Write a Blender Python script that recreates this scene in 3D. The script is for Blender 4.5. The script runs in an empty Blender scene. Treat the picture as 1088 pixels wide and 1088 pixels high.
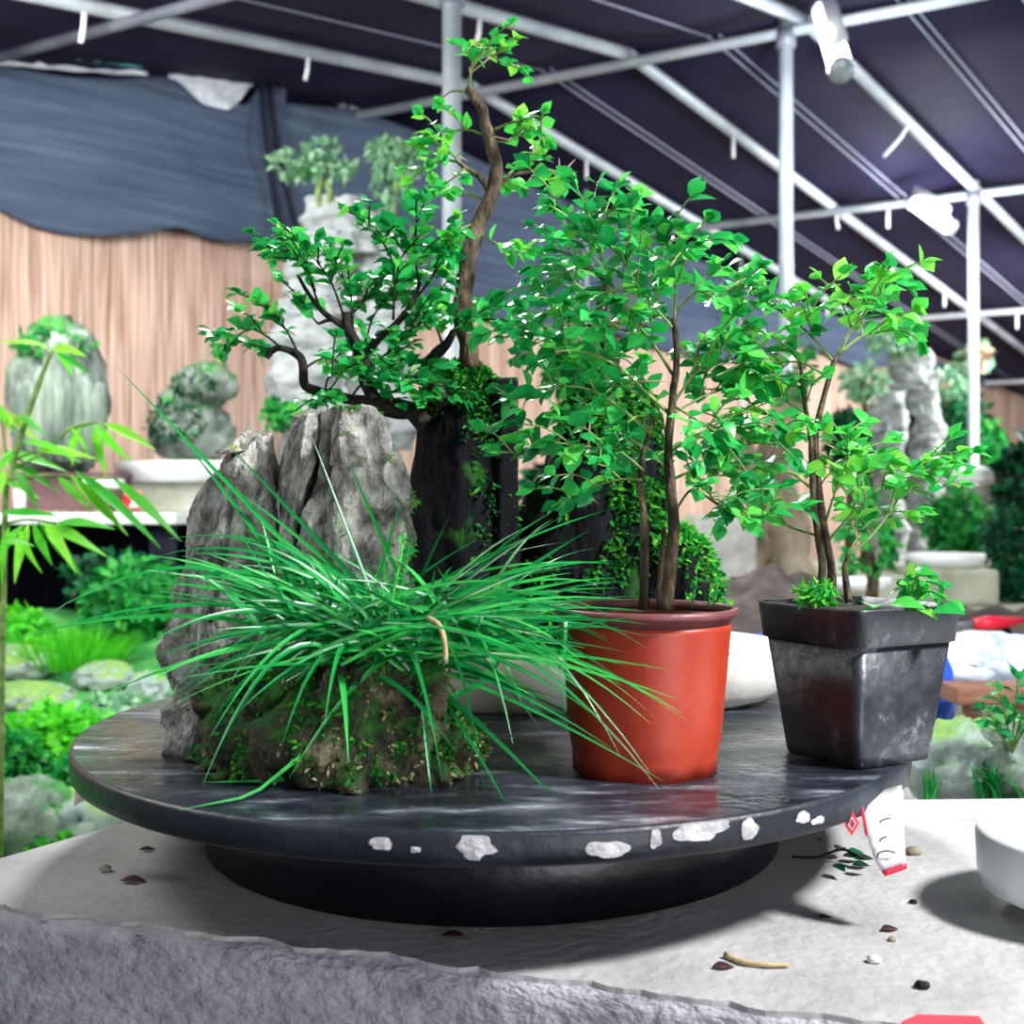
import bpy, math, random
from mathutils import Vector, noise, Matrix
random.seed(7)
R = random.Random(11)
COL = bpy.context.scene.collection
CZ = 1.15            # eye height over the floor
F = 1200.0           # focal length in picture widths/1088
def W(px, py, d):
    return Vector(((px-544)/F*d, d, CZ+(544-py)/F*d))
def V(*a): return Vector(a)

# ------------------------------------------------------------------ mesh builder
class MB:
    def __init__(s): s.v=[]; s.f=[]
    def add(s, vs, fs):
        o=len(s.v); s.v+= [tuple(v) for v in vs]; s.f+=[tuple(i+o for i in f) for f in fs]
    def box(s, c, size, rot=0.0, taper=1.0):
        c=Vector(c); sx,sy,sz=[q/2 for q in size]; M=Matrix.Rotation(rot,3,'Z'); vs=[]
        for z,k in ((-sz,1),(sz,taper)):
            for x,y in ((-sx,-sy),(sx,-sy),(sx,sy),(-sx,sy)):
                vs.append(c+M@Vector((x*k,y*k,z)))
        s.add(vs,[(3,2,1,0),(4,5,6,7),(0,1,5,4),(1,2,6,5),(2,3,7,6),(3,0,4,7)])
    def tube(s, pts, rad, n=7, cap=True, bump=0.0, flat=1.0):
        pts=[Vector(p) for p in pts]
        if not isinstance(rad,(list,tuple)): rad=[rad]*len(pts)
        up=Vector((0.31,0.77,0.55)).normalized(); vs=[]
        for i,p in enumerate(pts):
            t=(pts[min(i+1,len(pts)-1)]-pts[max(i-1,0)])
            if t.length<1e-9: t=Vector((0,0,1))
            t.normalize(); a=t.cross(up)
            if a.length<1e-3: a=t.cross(Vector((1,0,0)))
            a.normalize(); b=t.cross(a).normalized()
            for k in range(n):
                th=2*math.pi*k/n
                r=rad[i]*(1+(bump*noise.noise(p*90+Vector((k*1.7,0,k))) if bump else 0))
                vs.append(p+(a*math.cos(th)+b*math.sin(th)*flat)*r)
        fs=[]
        for i in range(len(pts)-1):
            for k in range(n):
                k2=(k+1)%n; fs.append((i*n+k,i*n+k2,(i+1)*n+k2,(i+1)*n+k))
        if cap:
            fs.append(tuple(range(n-1,-1,-1))); fs.append(tuple(range((len(pts)-1)*n,len(pts)*n)))
        s.add(vs,fs)
    def lathe(s, prof, c, n=64, sx=1.0, sy=1.0, wob=None, close=True):
        c=Vector(c); vs=[]
        for j,(r,z) in enumerate(prof):
            for k in range(n):
                th=2*math.pi*k/n; rr=r*(wob(th,z) if wob else 1)
                vs.append(c+Vector((rr*sx*math.cos(th),rr*sy*math.sin(th),z)))
        fs=[]
        for j in range(len(prof)-1):
            for k in range(n):
                k2=(k+1)%n; fs.append((j*n+k,j*n+k2,(j+1)*n+k2,(j+1)*n+k))
        if close:
            fs.append(tuple(range(n-1,-1,-1))); m=(len(prof)-1)*n; fs.append(tuple(range(m,m+n)))
        s.add(vs,fs)
    def leaf(s, p, d, nrm, L, w, curl=0.25, fold=0.25, shape=(.06,.60,.95,1,.80,.42,.03)):
        d=Vector(d).normalized(); side=d.cross(Vector(nrm))
        if side.length<1e-4: side=d.cross(Vector((1,0.2,0)))
        side.normalize(); up=side.cross(d).normalized(); vs=[]; n=len(shape)
        for i,sh in enumerate(shape):
            t=i/(n-1); c=p+d*(L*t*(1-0.15*curl*t))-up*(curl*L*t*t)
            hw=w*.5*sh
            vs+= [c-side*hw+up*(fold*hw), c, c+side*hw+up*(fold*hw)]
        fs=[]
        for i in range(n-1):
            a=i*3; fs+= [(a,a+1,a+4,a+3),(a+1,a+2,a+5,a+4)]
        s.add(vs,fs)
    def ribbon(s, pts, w, nrm=None, fold=.35):
        pts=[Vector(p) for p in pts]; n=len(pts); vs=[]
        for i,p in enumerate(pts):
            t=(pts[min(i+1,n-1)]-pts[max(i-1,0)]).normalized()
            side=t.cross(nrm if nrm else Vector((0,0,1)))
            if side.length<1e-3: side=t.cross(Vector((0,1,0)))
            side.normalize(); up=side.cross(t); u=i/(n-1)
            hw=w*.5*min(1,.55+u*3)*max(.04,(1-u**2.2))
            vs+= [p-side*hw+up*hw*fold, p, p+side*hw+up*hw*fold]
        fs=[]
        for i in range(n-1):
            a=i*3; fs+= [(a,a+1,a+4,a+3),(a+1,a+2,a+5,a+4)]
        s.add(vs,fs)
    def blob(s, c, rad, n=28, amp=.2, freq=2.0, seed=0, oct=4, ridged=False, zcut=None, stretch=(1,1,1)):
        c=Vector(c); rad=Vector(rad); vs=[]; m=n//2
        off=Vector((seed*3.1,seed*1.7,seed*2.3))
        for j in range(m+1):
            ph=math.pi*j/m-math.pi/2
            for k in range(n):
                th=2*math.pi*k/n
                u=Vector((math.cos(ph)*math.cos(th),math.cos(ph)*math.sin(th),math.sin(ph)))
                q=Vector((u.x*stretch[0],u.y*stretch[1],u.z*stretch[2]))*freq+off
                h=noise.fractal(q,1.0,2.0,oct)
                if ridged: h=.6-abs(h)*1.6
                p=c+Vector((u.x*rad.x,u.y*rad.y,u.z*rad.z))*(1+amp*h)
                if zcut is not None and p.z<zcut: p.z=zcut
                vs.append(p)
        fs=[]
        for j in range(m):
            for k in range(n):
                k2=(k+1)%n; fs.append((j*n+k,j*n+k2,(j+1)*n+k2,(j+1)*n+k))
        s.add(vs,fs)
    def rings(s, rings, sub=8, rows=10, amp=.004, freq=30, seed=0, zs=.35, cap=True, crack=.0, facet=.0):
        """loft through polygon rings (same count), densely sampled, roughened"""
        K=len(rings[0]); N=K*sub; grid=[]
        def samp(r):
            out=[]
            for i in range(K):
                a=Vector(r[i]); b=Vector(r[(i+1)%K])
                for j in range(sub): out.append(a.lerp(b,j/sub))
            return out
        S=[samp(r) for r in rings]
        for i in range(len(S)-1):
            for j in range(rows):
                grid.append([S[i][k].lerp(S[i+1][k],j/rows) for k in range(N)])
        grid.append(S[-1])
        if cap:
            top=S[-1]; cen=sum(top,Vector())/N
            for q in (.9,.72,.5,.28,.08): grid.append([cen.lerp(p,q) for p in top])
        off=Vector((seed*5.3,seed*2.9,seed*4.1)); vs=[]
        for row in grid:
            cen=sum(row,Vector())/N
            for p in row:
                rd=p-cen; rd.z*=.2
                rd=rd.normalized() if rd.length>1e-6 else Vector((0,0,1))
                q=Vector((p.x*freq,p.y*freq,p.z*freq*zs))+off
                h=noise.fractal(q,1.0,2.1,5)
                r2=abs(noise.noise(q*.7+off))
                h-= crack*max(0,.16-r2)*8
                if facet:
                    dv=noise.voronoi(q*.8+off)[0]; h+= facet*(min(.6,dv[1]-dv[0])-.3)*2+facet*.7*(noise.cell(q*.55+off)-.5)
                h2=noise.fractal(p*freq*2.7+off,1.0,2.0,3)
                vs.append(p+rd*amp*h+Vector((0,0,1))*amp*.35*h2)
        fs=[]
        for j in range(len(grid)-1):
            for k in range(N):
                k2=(k+1)%N; fs.append((j*N+k,j*N+k2,(j+1)*N+k2,(j+1)*N+k))
        fs.append(tuple(range(N-1,-1,-1))); m=(len(grid)-1)*N; fs.append(tuple(range(m,m+N)))
        s.add(vs,fs)
    def grid(s, fn, nu, nv):
        vs=[fn(i/nu,j/nv) for j in range(nv+1) for i in range(nu+1)]
        fs=[(j*(nu+1)+i,j*(nu+1)+i+1,(j+1)*(nu+1)+i+1,(j+1)*(nu+1)+i) for j in range(nv) for i in range(nu)]
        s.add(vs,fs)

def smooth_path(pts, n=5):
    pts=[Vector(p) for p in pts]
    if len(pts)<3:
        return [pts[0].lerp(pts[-1],i/n) for i in range(n+1)]
    out=[]; P=[pts[0]*2-pts[1]]+pts+[pts[-1]*2-pts[-2]]
    for i in range(1,len(P)-2):
        a,b,c,d=P[i-1:i+3]
        for j in range(n):
            t=j/n
            out.append(.5*((2*b)+(c-a)*t+(2*a-5*b+4*c-d)*t*t+(3*b-a-3*c+d)*t**3))
    out.append(pts[-1]); return out

# ------------------------------------------------------------------ objects
def root_of(o):
    while o.parent: o=o.parent
    return o
def mesh_obj(name, mb, m, parent=None, smooth=True, loc=None, solid=0.0, bevel=0.0):
    base=Vector((0,0,0))
    if parent is not None: base=root_of(parent).location.copy()
    elif loc is not None: base=Vector(loc)
    me=bpy.data.meshes.new(name)
    me.from_pydata([tuple(Vector(v)-base) for v in mb.v],[],mb.f); me.validate(); me.update()
    if smooth:
        me.polygons.foreach_set('use_smooth',[True]*len(me.polygons))
    me.materials.append(m)
    o=bpy.data.objects.new(name,me); COL.objects.link(o)
    if parent is not None: o.parent=parent
    elif loc is not None: o.location=base
    if bevel:
        b=o.modifiers.new('b','BEVEL'); b.width=bevel; b.segments=2; b.limit_method='ANGLE'
    if solid:
        q=o.modifiers.new('s','SOLIDIFY'); q.thickness=solid; q.offset=0
    return o
def tag(o,label,cat,group=None,kind=None):
    o['label']=label; o['category']=cat
    if group: o['group']=group
    if kind: o['kind']=kind
    return o
def thing(name,label,cat,loc,group=None):
    o=bpy.data.objects.new(name,None); COL.objects.link(o); o.location=loc; o.empty_display_size=.05
    return tag(o,label,cat,group)
def single(name,label,cat,mb,m,loc,group=None,smooth=True,**k):
    return tag(mesh_obj(name,mb,m,None,smooth,loc,**k),label,cat,group)
def struct(name,mb,m,smooth=False,**k):
    o=mesh_obj(name,mb,m,None,smooth,**k); o['kind']='structure'; return o

# ------------------------------------------------------------------ materials
def S(h):   # sRGB hex -> linear
    h=h.lstrip('#'); c=[int(h[i:i+2],16)/255 for i in (0,2,4)]
    return tuple(((x/12.92) if x<=.04045 else ((x+.055)/1.055)**2.4) for x in c)+(1,)
def newmat(name):
    m=bpy.data.materials.new(name); m.use_nodes=True; nt=m.node_tree
    return m,nt,nt.nodes['Principled BSDF'],nt.nodes.new
def ramp(nt,src,stops):
    r=nt.nodes.new('ShaderNodeValToRGB'); e=r.color_ramp.elements
    while len(e)<len(stops): e.new(.5)
    for i,(p,c) in enumerate(stops): e[i].position=p; e[i].color=c
    nt.links.new(src,r.inputs[0]); return r
def noisemat(name,cols,scale=8,rough=.7,detail=6,bump=.3,bscale=40,stretch=(1,1,1),spec=.4,bdist=.01,nrough=.6):
    m,nt,b,N=newmat(name)
    tc=N('ShaderNodeTexCoord'); mp=N('ShaderNodeMapping'); mp.inputs['Scale'].default_value=stretch
    nt.links.new(tc.outputs['Object'],mp.inputs[0])
    n=N('ShaderNodeTexNoise'); n.inputs['Scale'].default_value=scale; n.inputs['Detail'].default_value=detail; n.inputs['Roughness'].default_value=nrough
    nt.links.new(mp.outputs[0],n.inputs['Vector'])
    k=len(cols); r=ramp(nt,n.outputs['Fac'],[(.30+.40*i/max(1,k-1),S(c)) for i,c in enumerate(cols)])
    nt.links.new(r.outputs[0],b.inputs['Base Color'])
    b.inputs['Roughness'].default_value=rough; b.inputs['Specular IOR Level'].default_value=spec
    if bump:
        n2=N('ShaderNodeTexNoise'); n2.inputs['Scale'].default_value=bscale; n2.inputs['Detail'].default_value=5
        nt.links.new(mp.outputs[0],n2.inputs['Vector'])
        bp=N('ShaderNodeBump'); bp.inputs['Strength'].default_value=bump; bp.inputs['Distance'].default_value=bdist
        nt.links.new(n2.outputs['Fac'],bp.inputs['Height']); nt.links.new(bp.outputs[0],b.inputs['Normal'])
    return m
def plain(name,c,rough=.5,metal=0,spec=.5):
    m,nt,b,N=newmat(name); b.inputs['Base Color'].default_value=S(c); b.inputs['Roughness'].default_value=rough
    b.inputs['Metallic'].default_value=metal; b.inputs['Specular IOR Level'].default_value=spec; return m
def leafmat(name,cols,rough=.35,trans=.35,spec=.6):
    m,nt,b,N=newmat(name)
    g=N('ShaderNodeNewGeometry')
    k=len(cols); r=ramp(nt,g.outputs['Random Per Island'],[(i/max(1,k-1),S(c)) for i,c in enumerate(cols)])
    nt.links.new(r.outputs[0],b.inputs['Base Color']); b.inputs['Roughness'].default_value=rough
    b.inputs['Specular IOR Level'].default_value=spec
    t=N('ShaderNodeBsdfTranslucent'); nt.links.new(r.outputs[0],t.inputs[0])
    mx=N('ShaderNodeMixShader'); mx.inputs[0].default_value=trans
    nt.links.new(b.outputs[0],mx.inputs[1]); nt.links.new(t.outputs[0],mx.inputs[2])
    nt.links.new(mx.outputs[0],nt.nodes['Material Output'].inputs[0]); return m
def rockmat(name,cols,scale,moss=None,mossamt=.5,bump=.8,bscale=60,stretch=(1,1,.4),mside=0.0,rough=.85):
    """stone with moss growing on its upper faces and in patches"""
    m=noisemat(name,cols,scale,rough,8,bump,bscale,stretch,.3,.006,.65); nt=m.node_tree; N=nt.nodes.new; b=nt.nodes['Principled BSDF']
    if moss:
        src=b.inputs['Base Color'].links[0].from_socket
        g=N('ShaderNodeNewGeometry'); sp=N('ShaderNodeSeparateXYZ'); nt.links.new(g.outputs['Normal'],sp.inputs[0])
        n=N('ShaderNodeTexNoise'); n.inputs['Scale'].default_value=scale*.8; n.inputs['Detail'].default_value=5
        tc=N('ShaderNodeTexCoord'); nt.links.new(tc.outputs['Object'],n.inputs['Vector'])
        a=N('ShaderNodeMath'); a.operation='MULTIPLY_ADD'; a.inputs[1].default_value=.34; a.inputs[2].default_value=mside
        nt.links.new(sp.outputs['Z'],a.inputs[0])
        ad=N('ShaderNodeMath'); ad.operation='ADD'; nt.links.new(a.outputs[0],ad.inputs[0]); nt.links.new(n.outputs['Fac'],ad.inputs[1])
        rr=ramp(nt,ad.outputs[0],[(1-mossamt-.08,(0,0,0,1)),(1-mossamt+.08,(1,1,1,1))])
        mm=ramp(nt,n.outputs['Fac'],[(.35,S(moss[0])),(.65,S(moss[1]))])
        mx=N('ShaderNodeMix'); mx.data_type='RGBA'
        nt.links.new(rr.outputs[0],mx.inputs[0]); nt.links.new(src,mx.inputs[6]); nt.links.new(mm.outputs[0],mx.inputs[7])
        nt.links.new(mx.outputs[2],b.inputs['Base Color'])
    return m

M={}

M['leaf']=leafmat('glossy_leaf',['0f7038','1a9046','2ab455','4ccf5e','88dc52'],.28,.40,.6)
M['leaf_young']=leafmat('young_leaf',['1f9a4a','34b852','5ed254','98de4a'],.32,.42,.5)
M['leaf_dark']=leafmat('dark_leaf',['126a3c','1a8a48','26a656','46c25c'],.33,.28,.55)
M['grass']=leafmat('grass_blade',['0a6a34','128a42','1fae4a','4cc85a'],.32,.3,.6)
M['bamboo']=leafmat('bamboo_leaf',['3fae3a','66cf34','8fe03f','b4ea55'],.4,.45,.4)
M['shrub']=leafmat('shrub_leaf',['0f5e30','1b8a3c','2ca747','57bf4f'],.5,.35,.3)
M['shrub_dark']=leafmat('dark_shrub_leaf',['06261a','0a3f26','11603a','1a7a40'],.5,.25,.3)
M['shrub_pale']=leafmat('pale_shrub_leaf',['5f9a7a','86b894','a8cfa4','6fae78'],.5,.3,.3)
M['lime']=leafmat('lime_leaf',['2fae2c','4fcf2c','77e23a','3fbf30'],.5,.4,.3)
M['moss']=leafmat('moss_leaflet',['124a22','1c6a2a','2f8a2c','5aa62e'],.8,.25,.1)
M['moss_bright']=leafmat('bright_moss_leaflet',['1b7f34','2ba43c','57bf3c','8fcf4a'],.7,.3,.1)
M['bark']=noisemat('bark',['1c1712','3a2f24','5a4c3a','7a7458'],60,.85,8,.8,120,(1,1,.5))
M['bark_dark']=noisemat('dark_bark',['0b0908','18120d','2a2018'],60,.8,6,.8,120,(1,1,.5))
M['bark_green']=noisemat('green_bark',['4f6a35','6f8a48','93a65e'],50,.6,5,.3,90)
M['thorn']=plain('thorn','c89a86',.5)
M['soil']=noisemat('potting_soil',['0f0c0a','241b15','3f3026'],120,.95,6,.9,160)
M['rock_grey']=rockmat('weathered_grey_rock',['34322e','77746c','b4b2a8','dcdbd2'],60,('4c6a26','8a9a4a'),.14,1.0,190,(1,1,.7),-.04)
M['rock_dark']=rockmat('wet_dark_rock',['040406','08090c','111216','202022'],30,('12361a','2f6a22'),.30,.9,110,(1,1,.35),0)
M['rock_dark'].node_tree.nodes['Principled BSDF'].inputs['Specular IOR Level'].default_value=.12
M['rock_low']=rockmat('mossy_low_rock',['090908','1b1a16','46422f','8f8a6c'],46,('122c16','356a26'),.36,1.0,120,(1,1,.7),.02)
M['rock_white']=noisemat('white_rock',['7c8485','9ca3a3','b6bab9'],12,.8,6,.5,25,(1,1,1.6),.3,.03)
M['rock_tower']=noisemat('layered_grey_rock',['596062','8b9291','bcc1bd','a0a28e'],12,.85,8,.9,22,(1,1,2.4),.3,.03)
M['rock_green']=rockmat('mossy_grey_rock',['3f4a45','808c82','b4bdb0'],16,('1a5a30','4a9044'),.30,.8,30,(1,1,.6),.0)
M['rock_pale']=rockmat('mossy_pale_rock',['6d7a78','a5b3b0','d2d8cf'],12,('4a7a3a','86a858'),.30,.8,40,(1,1,1),.0)
M['steel']=noisemat('galvanised_steel',['a3adb5','bac4ca','d0d9dd'],6,.38,4,.05,60); M['steel'].node_tree.nodes['Principled BSDF'].inputs['Metallic'].default_value=.2
M['steel_dark']=noisemat('dull_steel',['5d6272','777d8a','8d939c'],6,.5,4,.05,60); M['steel_dark'].node_tree.nodes['Principled BSDF'].inputs['Metallic'].default_value=.3
M['roof']=noisemat('black_shade_net',['17132c','1d1936','241f40'],3,.75,6,.35,240,(1,1,1),.25)
M['net']=noisemat('grey_shade_net',['3f4a60','4c586e','5c687c'],7,.85,7,.4,160,(.25,.25,5),.2)
M['net_dark']=plain('dark_net_hem','12152a',.85)
M['wire']=plain('thin_wire','8f94a8',.5)
M['white']=noisemat('white_glazed',['dfe5e6','eef2f2','f7f9f9'],5,.35,4,.06,30)
M['marble']=noisemat('white_marble',['b5b49c','deded2','ebebe4'],14,.4,6,.1,50)
M['plastic_sheet']=noisemat('white_plastic_sheet',['b4bcc6','d5dbe2','f2f5f8'],9,.35,4,.3,20)
M['teal_sheet']=plain('teal_sheet','3f9a9c',.4)
M['terracotta_plastic']=noisemat('red_plastic',['8e2a18','a2341f','b0402a'],14,.38,5,.06,60,(1,1,.6),.45)
M['terracotta_rim']=noisemat('red_rim',['5e3034','74403f','8c5a58'],30,.4,4,.1,70)
M['purple_pot']=noisemat('brown_purple_glaze',['5a3f42','6f5052','83615f'],6,.5,4,.1,40)
M['red']=plain('red_plastic_tag','e02038',.4)
M['blue']=noisemat('blue_tarp',['1c3a92','2a55c0','5a80d8'],9,.35,5,.4,26)
M['bag']=noisemat('clear_white_bag',['8fa6bd','c2cdd8','eef2f4'],11,.25,6,.5,24)
M['brown']=noisemat('brown_wood',['5a3a2e','7c5342','94664f'],10,.7,6,.2,40,(1,1,5))
M['concrete']=noisemat('pale_concrete',['8f918c','b2b3ac','c8c8c0'],10,.9,7,.4,50)
M['concrete_green']=noisemat('mossy_concrete',['7c8570','a9ad98','bfc2b2'],7,.9,7,.4,40)
M['dirt']=noisemat('dry_soil',['2e2927','4a423e','6b625e'],14,.95,8,.9,40)
M['floor']=noisemat('dark_soil_floor',['1d1f1c','2b2e28','3b3c34'],4,.95,8,.6,18)
M['stump']=noisemat('root_wood',['5c4f40','8a7f68','b3aa92'],10,.8,7,.7,26,(1,1,.4))
M['paper']=noisemat('white_paper',['c6c6c9','d4d4d6'],12,.6,3,.05,60)
M['ink']=plain('dark_ink','2a2a33',.6)
M['pink_tape']=plain('pale_pink_tape','c9b4ba',.35)
M['straw']=noisemat('dry_straw',['8f7a58','b59c74','cdb78f'],60,.8,4,.2,80)
M['dead_leaf']=noisemat('dead_leaf',['2a1518','4a2624','6d3c32'],60,.7,4,.2,80)
M['crust']=leafmat('pale_crust',['6a6340','9a9068','b8ae80'],.8,.1,.1)
M['rock_flute']=noisemat('fluted_rock',['303c38','76847a','a4b0a0'],14,.85,8,.8,26,(1.6,1.6,.3))
M['flower']=plain('pale_pink_flower','b98a74',.6)

# reed screen
def reedmat():
    m,nt,b,N=newmat('reed_screen'); tc=N('ShaderNodeTexCoord'); mp=N('ShaderNodeMapping')
    mp.inputs['Scale'].default_value=(120,120,2.5); nt.links.new(tc.outputs['Object'],mp.inputs[0])
    n=N('ShaderNodeTexNoise'); n.inputs['Scale'].default_value=1.0; n.inputs['Detail'].default_value=4; nt.links.new(mp.outputs[0],n.inputs['Vector'])
    r=ramp(nt,n.outputs['Fac'],[(.30,S('7d5b4a')),(.43,S('b3917e')),(.56,S('cdb09e')),(.72,S('e2cdbd'))])
    nt.links.new(r.outputs[0],b.inputs['Base Color']); b.inputs['Roughness'].default_value=.75
    return m
M['reed']=reedmat()
# turntable paint: wet black with dusty scuffs
def paintmat():
    m,nt,b,N=newmat('wet_black_paint'); tc=N('ShaderNodeTexCoord')
    mp=N('ShaderNodeMapping'); mp.inputs['Scale'].default_value=(9,30,20); mp.inputs['Rotation'].default_value=(0,0,.2); nt.links.new(tc.outputs['Object'],mp.inputs[0])
    n=N('ShaderNodeTexNoise'); n.inputs['Scale'].default_value=1.6; n.inputs['Detail'].default_value=9; n.inputs['Roughness'].default_value=.68; nt.links.new(mp.outputs[0],n.inputs['Vector'])
    r=ramp(nt,n.outputs['Fac'],[(.40,S('1c1f27')),(.52,S('363b45')),(.61,S('6d737c')),(.70,S('c4c9ce'))])
    nt.links.new(r.outputs[0],b.inputs['Base Color'])
    n2=N('ShaderNodeTexNoise'); n2.inputs['Scale'].default_value=14; n2.inputs['Detail'].default_value=6; nt.links.new(tc.outputs['Object'],n2.inputs['Vector'])
    r2=ramp(nt,n2.outputs['Fac'],[(.38,(.08,.08,.08,1)),(.62,(.42,.42,.42,1))]); nt.links.new(r2.outputs[0],b.inputs['Roughness'])
    n3=N('ShaderNodeTexNoise'); n3.inputs['Scale'].default_value=130; n3.inputs['Detail'].default_value=4; nt.links.new(tc.outputs['Object'],n3.inputs['Vector'])
    bp=N('ShaderNodeBump'); bp.inputs['Strength'].default_value=.22; bp.inputs['Distance'].default_value=.004; nt.links.new(n3.outputs['Fac'],bp.inputs['Height']); nt.links.new(bp.outputs[0],b.inputs['Normal'])
    return m
M['paint']=paintmat()
M['paint_side']=noisemat('black_paint_edge',['15191f','20252c','2c323a'],22,.42,6,.12,80)
M['drum']=noisemat('black_drum',['05060a','090b11','11141b'],9,.35,5,.1,60)
M['black_plastic']=noisemat('dusty_black_plastic',['0f1115','1c1f24','30343a','8a8f94'],26,.4,9,.1,80,(1,1,1),.5,.01,.75)
M['slab_top']=noisemat('white_painted_cement',['94928f','adacaa','bebdbb'],9,.85,9,.5,120,(1,1,1),.3,.004)
M['slab_side']=noisemat('grey_rough_render',['8f8d92','acaaae','c2c0c3'],30,.95,8,1.0,95,(1,1,1.6),.2,.006)
M['chip']=noisemat('bare_plaster',['8f8d8e','b4b2b2','c8c7c7'],60,.85,5,.3,120)
def emit(name,c,s):
    m,nt,b,N=newmat(name); b.inputs['Base Color'].default_value=S(c); b.inputs['Emission Color'].default_value=S(c); b.inputs['Emission Strength'].default_value=s; return m
M['tube']=emit('lit_tube','f4faff',9)

# ------------------------------------------------------------------ the shelter
RX,RY,RZ=-.605,4.42,1.6+CZ
UX,UY=.888,-.46          # along the ridge (towards the viewer's right)
VX,VY=.863,1.0           # down the far slope
def roof_pt(s,t,drop=0.0):
    return Vector((RX+UX*s+VX*t, RY+UY*s+VY*t, RZ-(.163*t if t>0 else .19*-t)-drop))
def roof_z(x,y):
    a=x-RX; b=y-RY; det=UX*VY-UY*VX
    t=(UX*b-UY*a)/det
    return RZ-(.163*t if t>0 else .19*-t)
RAFT=[-.04,.507,1.135,1.735,2.36,2.98,3.6,4.2]
def sag(s):
    lo=max([r for r in RAFT if r<=s] or [RAFT[0]]); hi=min([r for r in RAFT if r>s] or [RAFT[-1]+.6])
    return .035*math.sin(math.pi*(s-lo)/max(.01,hi-lo))
mb=MB()
mb.grid(lambda a,b: roof_pt(-.35+5.2*a, 5.6*b, -.025+sag(-.35+5.2*a)*.8), 80, 16)
o=struct('ceiling',mb,M['roof'],True,solid=.006)
mb=MB()
mb.grid(lambda a,b: roof_pt(-.35+5.2*a, -3.3*b, -.025+sag(-.35+5.2*a)*.8), 80, 16)
o=struct('ceiling',mb,M['roof'],True,solid=.006)

def pipe(name,a,b,r,m,tie=None):
    mb=MB(); mb.tube([a,Vector(a).lerp(b,.5),b],r,10)
    o=struct(name,mb,m,True)
    for q in (tie or []):
        p=Vector(a).lerp(b,q[0]); t=MB(); t.tube([p+V(0,0,-r*.7),p+V(q[1]*.3,0,-.06),p+V(q[1],0,-q[2])],.007,6)
        mesh_obj('tie',t,M['white'],o)
    return o
k=0
for i,s in enumerate(RAFT):
    k+=1; pipe('trim_%d'%k,roof_pt(s,0,.02),roof_pt(s,5.4,.02),.021,M['steel'],[(.1,.0,.1),(.23,.01,.09),(.42,.0,.09)] if i in (0,1,2) else [(.12,-.09,.13)])
    if i==0: continue
    k+=1; pipe('trim_%d'%k,roof_pt(s,0,.02),roof_pt(s,-3.2,.02),.021,M['steel'],[(.18,-.01,.09),(.36,-.01,.1)] if i in (1,2) else None)
k+=1; pipe('trim_%d'%k,roof_pt(-.3,0,.05),roof_pt(4.8,0,.05),.018,M['steel'])
for t in (1.2,2.57,3.9):
    k+=1; pipe('trim_%d'%k,roof_pt(-.3,t,.05),roof_pt(4.8,t,.05),.018,M['steel'],[(.33,.0,.1)])
k+=1; pipe('trim_%d'%k,roof_pt(-.3,-1.07,.05),roof_pt(4.8,-1.07,.05),.016,M['steel_dark'],[(.03,0,.1)])
for s in (.80,.835,1.42,1.455,2.02,2.05):
    k+=1; mb=MB(); mb.tube([roof_pt(s,0,.015),roof_pt(s,2.7,.02),roof_pt(s,5.3,.015)],.0035,5); struct('trim_%d'%k,mb,M['wire'],True)
for s in (.80,1.42):
    k+=1; mb=MB(); mb.tube([roof_pt(s,0,.015),roof_pt(s,-1.6,.02),roof_pt(s,-3.2,.015)],.0035,5); struct('trim_%d'%k,mb,M['wire'],True)

def post(x,y,r,label,m='steel'):
    top=roof_z(x,y)+.0; mb=MB(); mb.tube([(x,y,0),(x,y,top*.5),(x,y,top)],r,14)
    t=thing('steel_post',label,'post',(x,y,0),'steel posts holding up the shade roof')
    mesh_obj('pole',mb,M[m],t)
    c=MB(); c.tube([(x,y,top-.10),(x,y,top-.045)],r*1.35,14); mesh_obj('clamp',c,M['steel_dark'],t)
post(-.16,3.0,.025,'thick steel post right behind the tall crooked bonsai trunk')
post(.885,3.648,.023,'steel post rising behind the plant of the red pot beside the bright lamp')
post(1.965,4.81,.022,'steel post in front of the layered grey stone tower and shrubs')
post(-.665,4.43,.0165,'thin steel post standing above the white rock mountain')
post(.335,5.13,.012,'thin far steel post just above the red potted plant')
post(1.19,5.88,.012,'thin far steel post between the two potted plants')

# reed wall and nets along the gable
FX,FY=-.62,4.47; FD=(1.1,1.0)
def fence(t,z,off=0.0):
    n=Vector((FD[1],-FD[0],0)).normalized()
    return Vector((FX+FD[0]*t,FY+FD[1]*t,z))+n*off
mb=MB()
def reed_surf(a,b):
    t=-2.6+8.6*a; z=b*(CZ+1.08)
    return fence(t,z,.012*math.sin(t*30)*math.sin(t*7))
mb.grid(reed_surf,260,4)
struct('wall_back',mb,M['reed'],True,solid=.02)
floor=MB(); floor.grid(lambda a,b:Vector((-5+12*a,-2+14*b,0)),8,8); struct('floor',floor,M['floor'])

# scalloped grey net hanging over the reed wall
def t_of_px(px):
    q=(px-544)/F; return (q*FY-FX)/(FD[0]-q*FD[1])
SC=[(-700,.90),(-300,.86),(-120,.80),(0,1.005),(40,.955),(75,.925),(110,.92),(150,.935),(182,.96),(215,.935),(250,.925),(285,.925),(310,.93)]
SC=[(px,z) for px,z in SC]
def lerp_tab(tab,x):
    if x<=tab[0][0]: return tab[0][1]
    for (a,b),(c,d) in zip(tab,tab[1:]):
        if x<=c: return b+(d-b)*(x-a)/(c-a)
    return tab[-1][1]
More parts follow.
